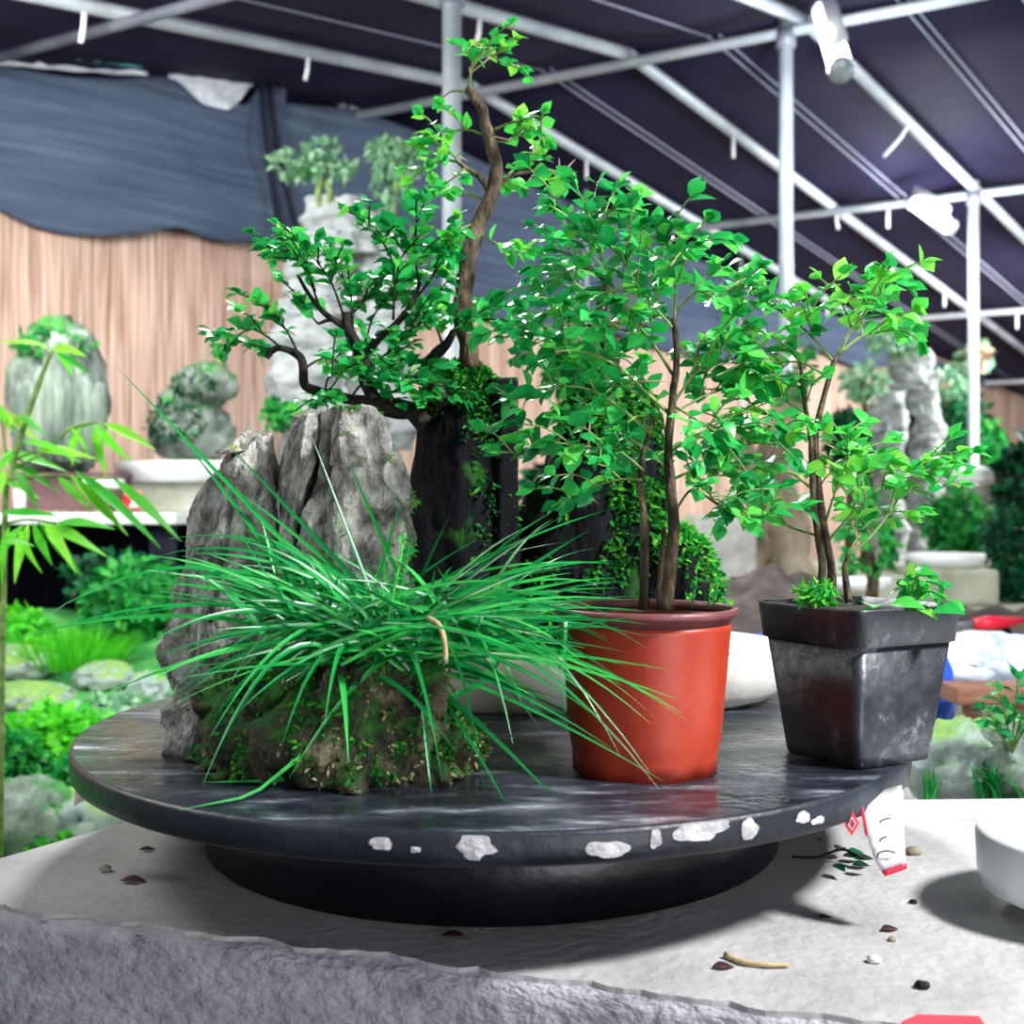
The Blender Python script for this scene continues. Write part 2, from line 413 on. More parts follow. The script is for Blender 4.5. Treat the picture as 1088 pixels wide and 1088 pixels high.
# lower hem heights in metres above the eye, by distance along the wall
low=[(t_of_px(px),(544-py)/F*(FY+FD[1]*t_of_px(px))) for px,py in ((-380,190),(-60,200),(0,228),(30,243),(60,251),(95,254),(135,253),(165,248),(182,246),(205,256),(240,262),(268,259),(300,266))]
top=[(t_of_px(px),(544-py)/F*(FY+FD[1]*t_of_px(px))) for px,py in ((-380,40),(-60,66),(0,78),(60,90),(110,92),(160,88),(178,92),(205,116),(232,122),(255,114),(265,98),(300,100))]
def netL(a,b):
    t0,t1=low[0][0],t_of_px(292); t=t0+(t1-t0)*a
    zl=lerp_tab(low,t); zt=lerp_tab(top,t)
    return fence(t,CZ+zl+(zt-zl)*b,.07+.018*math.sin(t*9+b*2)+.012*math.sin(b*9+t*3))
mb=MB(); mb.grid(netL,90,24)
tn=thing('shade_net_curtain','grey shade net hanging in scallops over the reed wall, left of its dark folds','net',fence(-1,CZ+.9,.08))
mesh_obj('net_cloth',mb,M['net'],tn,solid=.003)
h=MB()
for i,(tx,bx) in enumerate(((264,285),(272,304))):
    pts=[]
    for j in range(13):
        u=j/12; px=tx+(bx-tx)*u**1.4; py=96+168*u; t=t_of_px(px)
        pts.append(fence(t,CZ+(544-py)/F*(FY+FD[1]*t),.10))
    h.tube(pts,.014,8,flat=.5)
mesh_obj('hem',h,M['net_dark'],tn,)
tn['label']='grey shade net hanging in scallops over the reed wall, ending in dark folds'
# gable net right of it
low2=[(t_of_px(px),(544-py)/F*(FY+FD[1]*t_of_px(px))) for px,py in ((270,262),(330,292),(420,316),(500,338),(540,350),(600,343),(680,368),(740,384),(790,386),(850,368),(900,392),(960,388),(1020,410),(1088,405),(1150,420))]
def netR(a,b):
    t0,t1=t_of_px(278),t_of_px(1140); t=t0+(t1-t0)*a
    p=fence(t,0); zl=CZ+lerp_tab(low2,t); zt=roof_z(p.x,p.y)-.03
    return fence(t,zl+(max(zt,zl+.02)-zl)*b,.065+.02*math.sin(t*8)+.012*math.sin(b*6+t*4))
mb=MB(); mb.grid(netR,120,20)
single('gable_net','grey blue shade net filling the gable behind the white rock mountain','net',mb,M['net'],fence(0,CZ+1,.05),solid=.003)
# plastic showing in the gap under the eave
def sheet(x0,x1,yt,yb,off,seed):
    def fn(a,b):
        px=x0+(x1-x0)*a; t=t_of_px(px); py=(yt(a)*(1-b)+yb(a)*b)
        return fence(t,CZ+(544-py)/F*(FY+FD[1]*t),off+.02*noise.noise(Vector((a*9,b*5,seed))))
    m=MB(); m.grid(fn,40,8); return m
m=sheet(172,262,lambda a:74+16*a,lambda a:96+34*math.sin(math.pi*min(1,a*1.05))**.8,.045,1)
single('plastic_sheet','crumpled white plastic sheet bulging through the gap above the net','plastic sheet',m,M['plastic_sheet'],fence(t_of_px(215),CZ+1.5,.04),solid=.002)
m=sheet(-60,150,lambda a:56+22*a,lambda a:70+16*a,.05,4)
tt=thing('roof_sheet','long pale sheet with teal edge under the roof at the far left','plastic sheet',fence(t_of_px(60),CZ+1.5,.04))
mesh_obj('sheet',m,M['plastic_sheet'],tt,solid=.002)
m=sheet(30,140,lambda a:60+18*a,lambda a:67+12*a,.075,6); mesh_obj('teal_strip',m,M['teal_sheet'],tt,solid=.002)

# lamps
def lamp(a,b,r,label,power):
    a=Vector(a); b=Vector(b); d=(b-a).normalized()
    t=thing('tube_lamp',label,'lamp',(a+b)/2,'tube lamps under the roof')
    m=MB(); m.tube([a,b],r,12); mesh_obj('tube',m,M['tube'],t)
    for e,q in ((a,-1),(b,1)):
        m=MB(); m.tube([e,e+d*q*.02],r*1.1,12); mesh_obj('end_cap',m,M['steel'],t)
    m=MB(); u=V(0,0,1)*r*1.9; m.tube([a+u,b+u],[r*.8,r*.8],6,flat=.4); mesh_obj('batten',m,M['white'],t)
    li=bpy.data.lights.new('tube_light','POINT'); li.energy=power; li.shadow_soft_size=.08; li.color=(.86,.93,1)
    lo=bpy.data.objects.new('tube_light',li); COL.objects.link(lo); lo.location=(a+b)/2+V(0,-.03,-.09)
lamp(W(876,12,3.35),W(893,72,3.15),.033,'big bright tube lamp beside the tall steel post',24)
lamp(W(972,216,4.75),W(1008,240,4.6),.03,'smaller lit tube lamp under the lower roof pipe',26)

# ------------------------------------------------------------------ plants toolkit
def leafy(mb, pts, f0, spacing, L, w, rnd, up=V(0,0,1), spread=.9, tilt=.65, shape=(.06,.60,.95,1,.80,.42,.03)):
    ln=0; acc=0; tot=sum((pts[i+1]-pts[i]).length for i in range(len(pts)-1)); side=1
    for i in range(len(pts)-1):
        a,b=pts[i],pts[i+1]; seg=(b-a).length
        if seg<1e-6: continue
        d=(b-a)/seg
        while acc<=ln+seg:
            if acc/tot>=f0:
                p=a+d*(acc-ln); side=-side
                hz=d.cross(up)
                if hz.length<.1: hz=Vector((rnd.uniform(-1,1),rnd.uniform(-1,1),0))
                hz.normalize()
                dd=(d*rnd.uniform(.1,.9)+hz*side*rnd.uniform(.4,1)*spread+Vector((rnd.gauss(0,.25),rnd.gauss(0,.25),rnd.gauss(.08,.3))))
                nn=up+Vector((rnd.gauss(0,tilt),rnd.gauss(0,tilt)-.15,0))
                l=L*rnd.uniform(.65,1.2); mb.leaf(p,dd,nn,l,l*w*rnd.uniform(.85,1.15),rnd.uniform(.05,.4),rnd.uniform(.1,.4),shape)
            acc+=spacing*rnd.uniform(.7,1.3)
        ln+=seg
    d=(pts[-1]-pts[-2]).normalized()
    for q in range(3):
        dd=d+Vector((rnd.gauss(0,.4),rnd.gauss(0,.4),rnd.gauss(0,.3))); l=L*rnd.uniform(.6,1)
        mb.leaf(pts[-1],dd,up+Vector((rnd.gauss(0,.5),rnd.gauss(0,.5),0)),l,l*w,.2,.25,shape)

def bonsai(t, D, stems, branches, rnd, leaf='leaf', bark='bark', L=.0125, tw=.045, ntw=4, thorns=10, sp=.0065, barkb='bark_green', depth_j=.03, lw=.72):
    """stems: thick polylines with radii px; branches: leafy polylines (pixel x, y, depth offset)"""
    def P(q): return W(q[0],q[1],D+(q[2] if len(q)>2 else 0))
    px=D/F
    for k,(pts,r0,r1) in enumerate(stems):
        sm=MB(); pp=smooth_path([P(q) for q in pts],6); n=len(pp)
        sm.tube(pp,[px*(r0+(r1-r0)*i/(n-1)) for i in range(n)],9,bump=.25)
        mesh_obj('trunk' if k==0 else 'limb',sm,M[bark],t)
    for br in branches:
        bm=MB(); lf=MB()
        pts,r0=br[0],br[1]; opt=br[2] if len(br)>2 else {}
        j=opt.get('dj',rnd.uniform(-depth_j,depth_j)); n0=len(pts)
        pp=smooth_path([P((q[0],q[1],(q[2] if len(q)>2 else j*i/(n0-1)))) for i,q in enumerate(pts)],6); n=len(pp)
        bm.tube(pp,[px*max(.5,r0*(1-.75*i/(n-1))) for i in range(n)],6,bump=.15)
        f0=opt.get('f0',.25)
        leafy(lf,pp,f0,sp*opt.get('sp',1),L*opt.get('L',1),lw,rnd)
        nt=opt.get('n',ntw)
        for q in range(nt):
            i=int((f0+(1-f0)*(q+.5)/nt*rnd.uniform(.85,1.1))*(n-1)); i=min(max(i,1),n-2)
            d=(pp[i+1]-pp[i-1]).normalized(); s=1 if q%2 else -1
            hz=d.cross(V(0,0,1)); hz=hz.normalized() if hz.length>.1 else V(1,0,0)
            dd=(d*rnd.uniform(.3,.9)+hz*s*rnd.uniform(.4,1)+V(0,0,rnd.gauss(.15,.3))).normalized()
            ln=tw*opt.get('tw',1)*rnd.uniform(.6,1.1)
            tp=[pp[i],pp[i]+dd*ln*.5+V(0,0,.1*ln),pp[i]+dd*ln]
            tp=smooth_path(tp,4); bm.tube(tp,[px*.9]*len(tp),5)
            leafy(lf,tp,.15,sp,L*opt.get('L',1),lw,rnd)
        b=mesh_obj('branch',bm,M[barkb],t)
        mesh_obj('foliage',lf,M[leaf],b)
        for q in range(rnd.choice((0,1,1,2)) if thorns else 0):
            th=MB()
            i=rnd.randint(n//3,n-1); dd=Vector((rnd.gauss(0,.6),rnd.gauss(-.2,.5),rnd.uniform(-.4,1))).normalized()
            l=rnd.uniform(.012,.022); th.tube([pp[i],pp[i]+dd*l*.6,pp[i]+dd*l],[.0008,.0006,.0001],5)
            mesh_obj('thorn',th,M['thorn'],b)

def leaf_ball(mb,c,rad,n,L,w,rnd,core=True,zmin=None,shape=(.1,.7,1,.7,.05)):
    c=Vector(c); rad=Vector(rad)
    for i in range(n):
        u=Vector((rnd.gauss(0,1),rnd.gauss(0,1),rnd.gauss(0,1))).normalized()
        k=rnd.uniform(.72,1.05)*(1+.22*noise.noise(u*2.2+c*3))
        p=c+Vector((u.x*rad.x,u.y*rad.y,u.z*rad.z))*k
        if zmin is not None and p.z<zmin: continue
        d=u+Vector((rnd.gauss(0,.6),rnd.gauss(0,.6),rnd.gauss(.1,.6)))
        mb.leaf(p,d,u+Vector((rnd.gauss(0,.6),rnd.gauss(0,.6),.6)),L*rnd.uniform(.6,1.2),L*w*rnd.uniform(.7,1.2),.3,.25,shape)
    if core: mb.blob(c,rad*.78,20,.25,2.0,c.x*7)
def moss_patch(mb,pts_fn,n,L,rnd):
    for i in range(n):
        p,nr=pts_fn(rnd)
        d=nr+Vector((rnd.gauss(0,.7),rnd.gauss(0,.7),rnd.gauss(.1,.6)))
        mb.leaf(p,d,V(rnd.gauss(0,1),rnd.gauss(0,1),1),L*rnd.uniform(.5,1.3),L*.45,.3,.2,(.3,1,.8,.1))
def surf_pts(o,test):
    """sample points of a mesh object in world space where test(point,normal) holds"""
    me=o.data; base=root_of(o).location; L=[]
    for p in me.polygons:
        c=p.center+base
        if test(c,p.normal): L.append((c,p.normal.copy(),p.area**.5))
    def fn(rnd):
        c,n,s=rnd.choice(L); return c+Vector((rnd.uniform(-.5,.5)*s,rnd.uniform(-.5,.5)*s,rnd.uniform(-.5,.5)*s)),n
    return fn

# ------------------------------------------------------------------ plinth
ZS=CZ-.242; ZT=CZ-.16
PL=[(-.40,.718),(-.275,.925),(.95,.975),(.95,.28)]
t=thing('display_plinth','rough grey rendered plinth with white painted top under the turntable','plinth',(.2,.75,0))
mb=MB()
def plinth_body():
    n=len(PL); pts=[Vector((x,y,0)) for x,y in PL]
    per=[]
    for i in range(n):
        a,b=pts[i],pts[(i+1)%n]
        m=60 if i==3 else 12
        per+=[a.lerp(b,j/m) for j in range(m)]
    N=len(per); Z=[0]+[ZS-.003-.25+ .25*j/24 for j in range(25)]; vs=[]
    for z in Z:
        for p in per:
            nn=noise.fractal(Vector((p.x*40,p.y*40,z*55)),1,2,4)*.0022
            vs.append(Vector((p.x-.3*nn,p.y-nn,z)))
    fs=[(j*N+k,(j*N+(k+1)%N),((j+1)*N+(k+1)%N),((j+1)*N+k)) for j in range(len(Z)-1) for k in range(N)]
    fs.append(tuple(range((len(Z)-1)*N,len(Z)*N))); mb.add(vs,[tuple(reversed(f)) for f in fs])
plinth_body(); mesh_obj('rendered_wall',mb,M['slab_side'],t)
mb=MB(); edge=[]
a,b=Vector((*PL[3],0)),Vector((*PL[0],0))
for j in range(161):
    p=a.lerp(b,j/160); q=noise.fractal(Vector((p.x*45,p.y*45,1)),1,2,4)
    edge.append(p+Vector((.31,.95,0))*(.004+.007*q))
ring=edge+[Vector((*PL[1],0)),Vector((*PL[2],0))]
N=len(ring); mb.add([Vector((p.x,p.y,ZS-.004)) for p in ring]+[Vector((p.x,p.y,ZS)) for p in ring],
   [tuple(range(N,2*N))]+[(k,(k+1)%N,N+(k+1)%N,N+k) for k in range(N)])
import bmesh
o=mesh_obj('painted_top',mb,M['slab_top'],t,smooth=False)

# ------------------------------------------------------------------ turntable
TC=Vector((-.0146,.866,ZS)); TR=.303
t=thing('turntable','large round black turntable with chipped rim on a drum base','turntable',TC)
mb=MB(); mb.lathe([(.205,0),(.213,.002),(.2145,.03),(.213,.060),(.205,.0645)],TC,96); mesh_obj('drum_base',mb,M['drum'],t)
zt=ZT-TC.z
mb=MB(); prof=[(TR-.004,zt-.0185),(TR-.0008,zt-.0165),(TR,zt-.012),(TR,zt-.003),(TR-.0012,zt-.0004),(TR-.003,zt)]
mb.lathe(prof,TC,160,close=False)
mb.lathe([(.001,zt-.0185),(TR-.004,zt-.0185)],TC,160,close=False)
dk=mesh_obj('rim',mb,M['paint_side'],t)
mb=MB(); mb.lathe([(r*(TR-.003)/24,zt+.0) for r in range(24,0,-1)]+[(.001,zt)],TC,160,close=False); mesh_obj('top_disc',mb,M['paint'],t)
def rim_patch(px0,px1,u0,u1,seed,top=0.0):
    """bare plaster where the paint has flaked off the rim; u from rim top to bottom"""
    def ang(px):
        lo,hi=-math.pi+.2,-.2
        for _ in range(40):
            m=(lo+hi)/2; x=TC.x+TR*math.cos(m); y=TC.y+TR*math.sin(m)
            if 544+x/y*F<px: lo=m
            else: hi=m
        return lo
    a0,a1=ang(px0),ang(px1); n=22; c=(a0+a1)/2; vs=[]
    pts=[]
    for k in range(n):
        th=2*math.pi*k/n; rr=1+.45*noise.noise(Vector((math.cos(th)*1.6,math.sin(th)*1.6,seed)))
        a=c+(a1-a0)/2*math.cos(th)*rr; u=(u0+u1)/2+(u1-u0)/2*math.sin(th)*rr; u=min(max(u,.03),.97)
        pts.append((a,u))
    out=[]
    for a,u in pts: out.append(Vector((TC.x+(TR+.0006)*math.cos(a),TC.y+(TR+.0006)*math.sin(a),ZT-.0005-.0165*u)))
    cen=sum(out,Vector())/n; rad=Vector((cen.x-TC.x,cen.y-TC.y,0)).normalized(); 
    m=MB(); m.add([cen+rad*.0004]+out,[(0,1+k,1+(k+1)%n) for k in range(n)]); mesh_obj('bare_patch',m,M['chip'],t,smooth=False)
for q in ((393,418,.15,.55,1),(488,525,.0,.75,2.2),(490,512,-.1,.3,9),(618,667,.3,.85,3.7),(712,768,-.1,.6,4.1),(735,772,-.15,.35,8.4),(786,806,.1,.75,5.3),(845,860,.2,.6,6.6),(436,448,.4,.6,7.7),(690,702,.05,.7,11.2),(862,876,.45,.75,12.6)):
    rim_patch(*q)

# tags on the rim
def hang(pts_l,pts_r,m,n=5):
    mb=MB(); vs=[]
    for a,b in zip(pts_l,pts_r):
        for i in range(n+1): vs.append(Vector(a).lerp(Vector(b),i/n))
    fs=[(j*(n+1)+i,j*(n+1)+i+1,(j+1)*(n+1)+i+1,(j+1)*(n+1)+i) for j in range(len(pts_l)-1) for i in range(n)]
    mb.add(vs,fs); return mb
dl=.652
Lp=[W(914,847,.672),W(916,858,.660),W(921,888,.655),W(930,915,dl),W(938,928,dl-.002)]
Rp=[W(958,834,.684),W(960,846,.668),W(960,880,.660),W(962,908,dl),W(963,920,dl-.002)]
t=thing('price_tag','white paper tag with red edges hanging off the right rim of the turntable','tag',(Lp[0]+Rp[0])/2)
mesh_obj('paper',hang(Lp,Rp,0),M['paper'],t,solid=.0005)
off=V(0,-.0012,0)
mesh_obj('red_edge',hang([W(937,926,dl-.003),W(940,931,dl-.003)],[W(963,917,dl-.003),W(963.5,923,dl-.003)],0),M['red'],t,solid=.0006)
mesh_obj('red_edge',hang([W(912.5,848,.658),W(919.5,888,.652)],[W(915.5,847,.658),W(922,888,.652)],0),M['red'],t,solid=.0006)
ink=MB()
for pts in (((934,874),(938,871),(946,869)),((934,894),(938,890),(942,889)),((932,911),(934,906),(943,904),(951,906))):
    ink.tube(smooth_path([W(x,y,.650) for x,y in pts],4),.0005,5)
mesh_obj('handwriting',ink,M['ink'],t)
t=thing('diamond_sticker','small red diamond sticker on the turntable rim beside the paper tag','sticker',W(905,876,.645))
def dia(cx,cy,w,h,d):
    m=MB(); m.add([W(cx-w,cy+1,d),W(cx,cy+h,d),W(cx+w,cy-1,d),W(cx+.5,cy-h,d)],[(0,1,2,3)]); return m
mesh_obj('diamond',dia(905,875,8,13,.6475),M['red'],t,smooth=False,solid=.0006)
fr=MB(); c=[W(905-4,875.5,.6465),W(905,881.5,.6465),W(909,874.5,.6465),W(905.3,868.5,.6465)]; fr.tube(c+[c[0]],.00045,5); mesh_obj('white_outline',fr,M['paper'],t)
mb=MB(); mb.add([W(84,808,.775),W(98,822,.757),W(98,846,.753),W(90,840,.757),W(79,856,.770),W(81,826,.775)],[(0,1,2,5),(5,2,3,4)])
single('tape_strip','translucent pale pink tape strip hanging off the left rim of the turntable','tape',mb,M['pink_tape'],W(88,830,.76),smooth=False,solid=.0006)

# ------------------------------------------------------------------ tray with dark mossy rock
TRC=Vector((.026,.99,ZT))
mb=MB(); mb.lathe([(.84,0),(.86,.002),(.90,.004),(.955,.012),(.99,.028),(1.0,.042),(.99,.046),(.96,.047),(.93,.043),(.90,.036),(.5,.034),(.01,.034)],TRC,128,sx=.213,sy=.116,wob=lambda th,z:(abs(math.cos(th))**3+abs(math.sin(th))**3)**(-1/3))
single('marble_tray','white oval marble tray under the dark mossy rock and bonsai','tray',mb,M['marble'],TRC)
ZB=ZT+.034
t=thing('mossy_rock','dark wet upright rock covered in moss, standing in the white marble tray','rock',(.03,.99,ZB))
def ring(cx,cy,rx,ry,z,n=8,rot=0,dz=(0,)):
    return [Vector((cx+rx*math.cos(2*math.pi*k/n+rot),cy+ry*math.sin(2*math.pi*k/n+rot),z+dz[k%len(dz)])) for k in range(n)]
def zz(py,d): return CZ+(544-py)/F*d
def xx(px,d): return (px-544)/F*d
D=.965
rocks=[]
mb=MB(); mb.rings([ring(xx(492,D),.985,.054,.05,ZB),ring(xx(490,D),.985,.049,.045,zz(560,D)),ring(xx(492,D),.985,.046,.042,zz(450,D)),ring(xx(487,D),.985,.036,.034,zz(402,D)),ring(xx(485,D),.985,.02,.02,zz(388,D))],8,14,.007,26,1,.25,crack=.5)
r1=mesh_obj('rock_peak',mb,M['rock_dark'],t)
mb=MB(); mb.rings([ring(xx(532,D),.965,.018,.025,ZB),ring(xx(533,D),.965,.015,.02,zz(500,D)),ring(xx(534,D),.965,.013,.018,zz(403,D))],8,16,.004,40,2,.2,crack=.4)
mesh_obj('rock_peak',mb,M['rock_dark'],t)
mb=MB(); mb.rings([ring(xx(630,D),1.0,.078,.06,ZB),ring(xx(632,D),1.0,.066,.055,zz(560,D)),ring(xx(640,D),1.0,.052,.045,zz(480,D)),ring(xx(648,D),1.0,.036,.032,zz(410,D)),ring(xx(652,D),1.0,.012,.012,zz(396,D))],8,14,.009,24,3,.3,crack=.5)
r2=mesh_obj('rock_peak',mb,M['rock_dark'],t)
mb=MB(); mb.rings([ring(xx(722,D),.985,.042,.05,ZB),ring(xx(722,D),.985,.040,.047,zz(625,D)),ring(xx(720,D),.985,.030,.036,zz(580,D)),ring(xx(716,D),.985,.012,.014,zz(562,D))],8,10,.006,26,4,.5)
r3=mesh_obj('rock_peak',mb,M['rock_dark'],t)
ms=MB(); rn=random.Random(3)
moss_patch(ms,surf_pts(r1,lambda c,n:c.z>zz(470,D) and noise.noise(c*34)+(c.z-zz(440,D))*5+n.x*.55>-.12),4200,.0065,rn)
mesh_obj('moss',ms,M['moss'],t)
ms=MB(); moss_patch(ms,surf_pts(r1,lambda c,n:c.x>xx(500,D) and noise.noise(c*30)>-.05),1300,.007,rn)
mesh_obj('moss',ms,M['moss'],t)
ms=MB(); moss_patch(ms,surf_pts(r2,lambda c,n:noise.noise(c*26)+.4*n.x-.1>-.08 and n.y<.5),4200,.0085,rn); mesh_obj('moss',ms,M['moss'],t)
ms=MB(); moss_patch(ms,surf_pts(r3,lambda c,n:n.x>-.2 or n.z>.3),1700,.008,rn); mesh_obj('moss',ms,M['moss_bright'],t,)

# tall crooked bonsai on the rock
t=thing('tall_bonsai','tall thin crooked bonsai with a leafy tip growing from the mossy rock','bonsai',W(497,388,.975))
D=.965
stem=[[(500,392),(496,360),(491,335),(493,305),(499,268),(508,238),(519,215),(526,196),(527,176),(522,152),(516,134),(513,118),(505,104),(497,94)],11,5.0]
stems=[stem,[[(524,208),(510,188),(497,180),(486,172)],4.5,2],[[(522,206),(530,196),(545,186),(566,182)],3.2,1.6]]
br=[
 ([(497,94),(500,80),(502,66)],2.2,{'f0':.7,'n':1}),
 ([(502,72),(515,58),(535,66),(552,72)],1.4,{'f0':.1,'n':3,'tw':.5}),
 ([(502,66),(498,56),(494,48)],1.2,{'f0':.2,'n':2,'tw':.4}),
 ([(502,64),(518,56),(533,50)],1.2,{'f0':.2,'n':2,'tw':.4}),
 ([(524,138),(545,130),(562,132),(576,146)],1.6,{'f0':.2,'n':4,'tw':.5}),
 ([(522,150),(540,150),(552,140)],1.4,{'f0':.3,'n':2,'tw':.5}),
 ([(518,145),(498,138),(475,140),(462,142)],1.6,{'f0':.3,'n':3,'tw':.6}),
 ([(486,172),(468,170),(450,180),(438,190)],1.7,{'f0':.2,'n':4,'tw':.5}),
 ([(490,175),(476,160),(462,152)],1.5,{'f0':.2,'n':3,'tw':.5}),
 ([(495,180),(480,190),(466,202)],1.5,{'f0':.3,'n':3,'tw':.5}),
 ([(515,212),(500,206),(486,208),(470,200)],1.6,{'f0':.5,'n':1,'tw':.4}),
 ([(566,182),(580,180),(592,188),(598,194)],1.6,{'f0':.0,'n':2,'tw':.4}),
 ([(540,186),(555,172),(575,170)],1.5,{'f0':.1,'n':3,'tw':.5}),
 ([(534,190),(545,195),(556,200)],1.3,{'f0':.2,'n':2,'tw':.5}),
 ([(510,235),(490,243),(478,252),(470,262)],1.5,{'f0':.4,'n':3,'tw':.45}),
 ([(506,245),(522,256),(538,262),(548,270)],1.4,{'f0':.3,'n':3,'tw':.4}),
 ([(504,104),(490,97),(478,98),(468,106)],1.8,{'f0':.99,'n':0}),
 ([(498,325),(482,338),(472,346)],1.4,{'f0':.1,'n':3,'tw':.5}),
]
bonsai(t,D,stems,br,random.Random(21),'leaf_young','bark',L=.0150,tw=.044,thorns=1,sp=.0080)

# spreading dark bonsai at left
t=thing('spreading_bonsai','low spreading bonsai with dark twisted trunk and small glossy leaves behind the pale rock','bonsai',W(455,440,.95))
D=.945
stems=[
 [[(452,450),(440,438),(420,432),(402,428),(392,412),(388,392),(382,372),(370,350),(368,332)],11,5],
 [[(470,432),(462,408),(452,392),(462,378),(474,366),(482,352)],9,4],
 [[(400,428),(372,424),(345,418),(325,410),(322,392),(318,378),(300,370),(290,372),(283,380)],6.5,3],
 [[(372,352),(355,340),(340,328),(328,312),(316,292)],4,1.8],
 [[(385,385),(400,362),(420,345),(438,322),(446,300)],5,2.2],
 [[(370,345),(352,340),(338,344)],3,1.5],
 [[(454,432),(440,440),(425,443),(408,440)],4,2.5]]
br=[
 ([(340,328),(330,300),(318,280),(296,270)],1.6,{}),
 ([(335,310),(322,276),(310,266),(288,270)],1.6,{}),
 ([(365,335),(352,300),(338,280),(325,266)],1.6,{}),
 ([(375,350),(372,310),(360,290),(350,275)],1.6,{}),
 ([(418,340),(418,285),(405,255),(385,240)],1.7,{'n':5}),
 ([(420,320),(424,280),(436,262),(448,250)],1.6,{}),
 ([(438,322),(455,300),(468,280),(476,262)],1.6,{}),
 ([(445,300),(440,272),(430,250)],1.5,{}),
 ([(385,380),(395,340),(410,320),(432,305)],1.6,{'n':6}),
 ([(388,392),(418,370),(438,350),(455,335)],1.6,{'n':6}),
 ([(480,352),(492,345),(500,335)],1.6,{'n':3}),
 ([(470,365),(462,345),(450,330),(440,322)],1.6,{'n':5}),
 ([(482,350),(500,340),(520,342),(545,350)],1.5,{'n':4}),
 ([(318,378),(305,352),(292,340),(285,322)],1.5,{'n':3}),
 ([(300,370),(280,355),(265,350),(248,358)],1.5,{'n':4}),
 ([(290,372),(270,366),(255,362)],1.5,{'n':3}),
 ([(322,392),(345,380),(365,385),(385,378)],1.5,{'n':4}),
 ([(345,418),(350,400),(372,392),(392,398)],1.5,{'n':5}),
 ([(372,424),(385,408),(408,402),(425,408)],1.5,{'n':5}),
 ([(402,428),(420,415),(440,405),(462,412)],1.5,{'n':5}),
 ([(345,418),(352,412),(345,425),(338,428)],1.4,{'n':3}),
 ([(425,440),(445,425),(460,420)],1.4,{'n':3}),
 ([(338,344),(330,335),(322,325)],1.3,{'n':2}),
 ([(368,340),(385,322),(405,300)],1.5,{'n':5}),
 ([(392,412),(410,390),(430,380)],1.5,{'n':5}),
]
bonsai(t,D,stems,br,random.Random(5),'leaf','bark_dark',L=.0150,tw=.04,thorns=1,sp=.0056,barkb='bark_dark',depth_j=.05)

# third small tree on the rock, mostly behind the red pot's plant
t=thing('dark_trunk_bonsai','bonsai with thick dark trunk on the mossy rock behind the red potted plant','bonsai',W(648,404,1.0))
D=1.0
stems=[[[(652,420),(640,402),(650,385),(645,360),(632,345),(640,325),(645,300),(632,285)],11,5],[[(645,345),(665,340),(690,350)],5,3]]
br=[([(640,325),(610,300),(585,290),(572,312)],1.6,{}),([(645,300),(660,270),(640,245)],1.6,{}),([(632,285),(612,265),(590,262)],1.6,{}),
    ([(650,330),(680,310),(700,300)],1.6,{}),([(632,345),(600,350),(570,365),(555,375)],1.6,{}),([(645,310),(620,320),(600,330)],1.5,{}),([(660,300),(685,280),(700,265)],1.5,{})]
bonsai(t,D,stems,br,random.Random(8),'leaf_dark','bark_dark',L=.0155,tw=.05,thorns=0)

# ------------------------------------------------------------------ pale rock with grass
t=thing('grey_rock','weathered grey two peaked rock on the left of the turntable','rock',(-.14,.77,ZT))
d=.765
def pt(px,py,d): return W(px,py,d)
# tall right peak; ring order: left-front, front, right-front, right, back, left-back
mb=MB(); mb.rings([
 [V(-.150,.70,ZT),V(-.105,.672,ZT),V(-.06,.70,ZT),V(-.048,.765,ZT),V(-.10,.83,ZT),V(-.150,.81,ZT)],
 [pt(318,640,.715),pt(360,650,.69),pt(432,640,.715),pt(446,640,.77),pt(385,640,.83),pt(320,640,.81)],
 [pt(316,560,.722),pt(352,560,.700),pt(430,560,.722),pt(440,560,.77),pt(390,560,.825),pt(325,560,.80)],
 [pt(330,480,.735),pt(362,474,.715),pt(418,482,.733),pt(436,500,.765),pt(385,490,.81),pt(334,480,.79)],
 [pt(338,438,.745),pt(360,430,.728),pt(402,432,.738),pt(424,456,.765),pt(392,436,.80),pt(338,436,.785)],
 ],12,20,.0075,34,5,.6,crack=.45,facet=1.0)
p2=mesh_obj('rock_peak',mb,M['rock_grey'],t)
mb=MB(); mb.rings([
 [V(-.180,.715,ZT),V(-.158,.70,ZT),V(-.146,.72,ZT),V(-.146,.80,ZT),V(-.17,.815,ZT),V(-.182,.80,ZT)],
 [pt(292,600,.735),pt(308,602,.72),pt(318,600,.735),pt(320,600,.79),pt(306,600,.81),pt(294,600,.80)],
 [pt(300,520,.742),pt(314,522,.73),pt(326,518,.742),pt(328,518,.79),pt(314,515,.80),pt(302,518,.79)],
 [pt(308,455,.75),pt(324,450,.738),pt(346,446,.745),pt(348,446,.785),pt(330,440,.79),pt(310,448,.785)],
 [pt(311,446,.752),pt(326,440,.742),pt(345,437,.748),pt(346,436,.78),pt(330,434,.785),pt(313,440,.78)],
 ],10,14,.0055,40,9,.5,crack=.4,facet=.8)
mesh_obj('rock_peak',mb,M['rock_grey'],t)
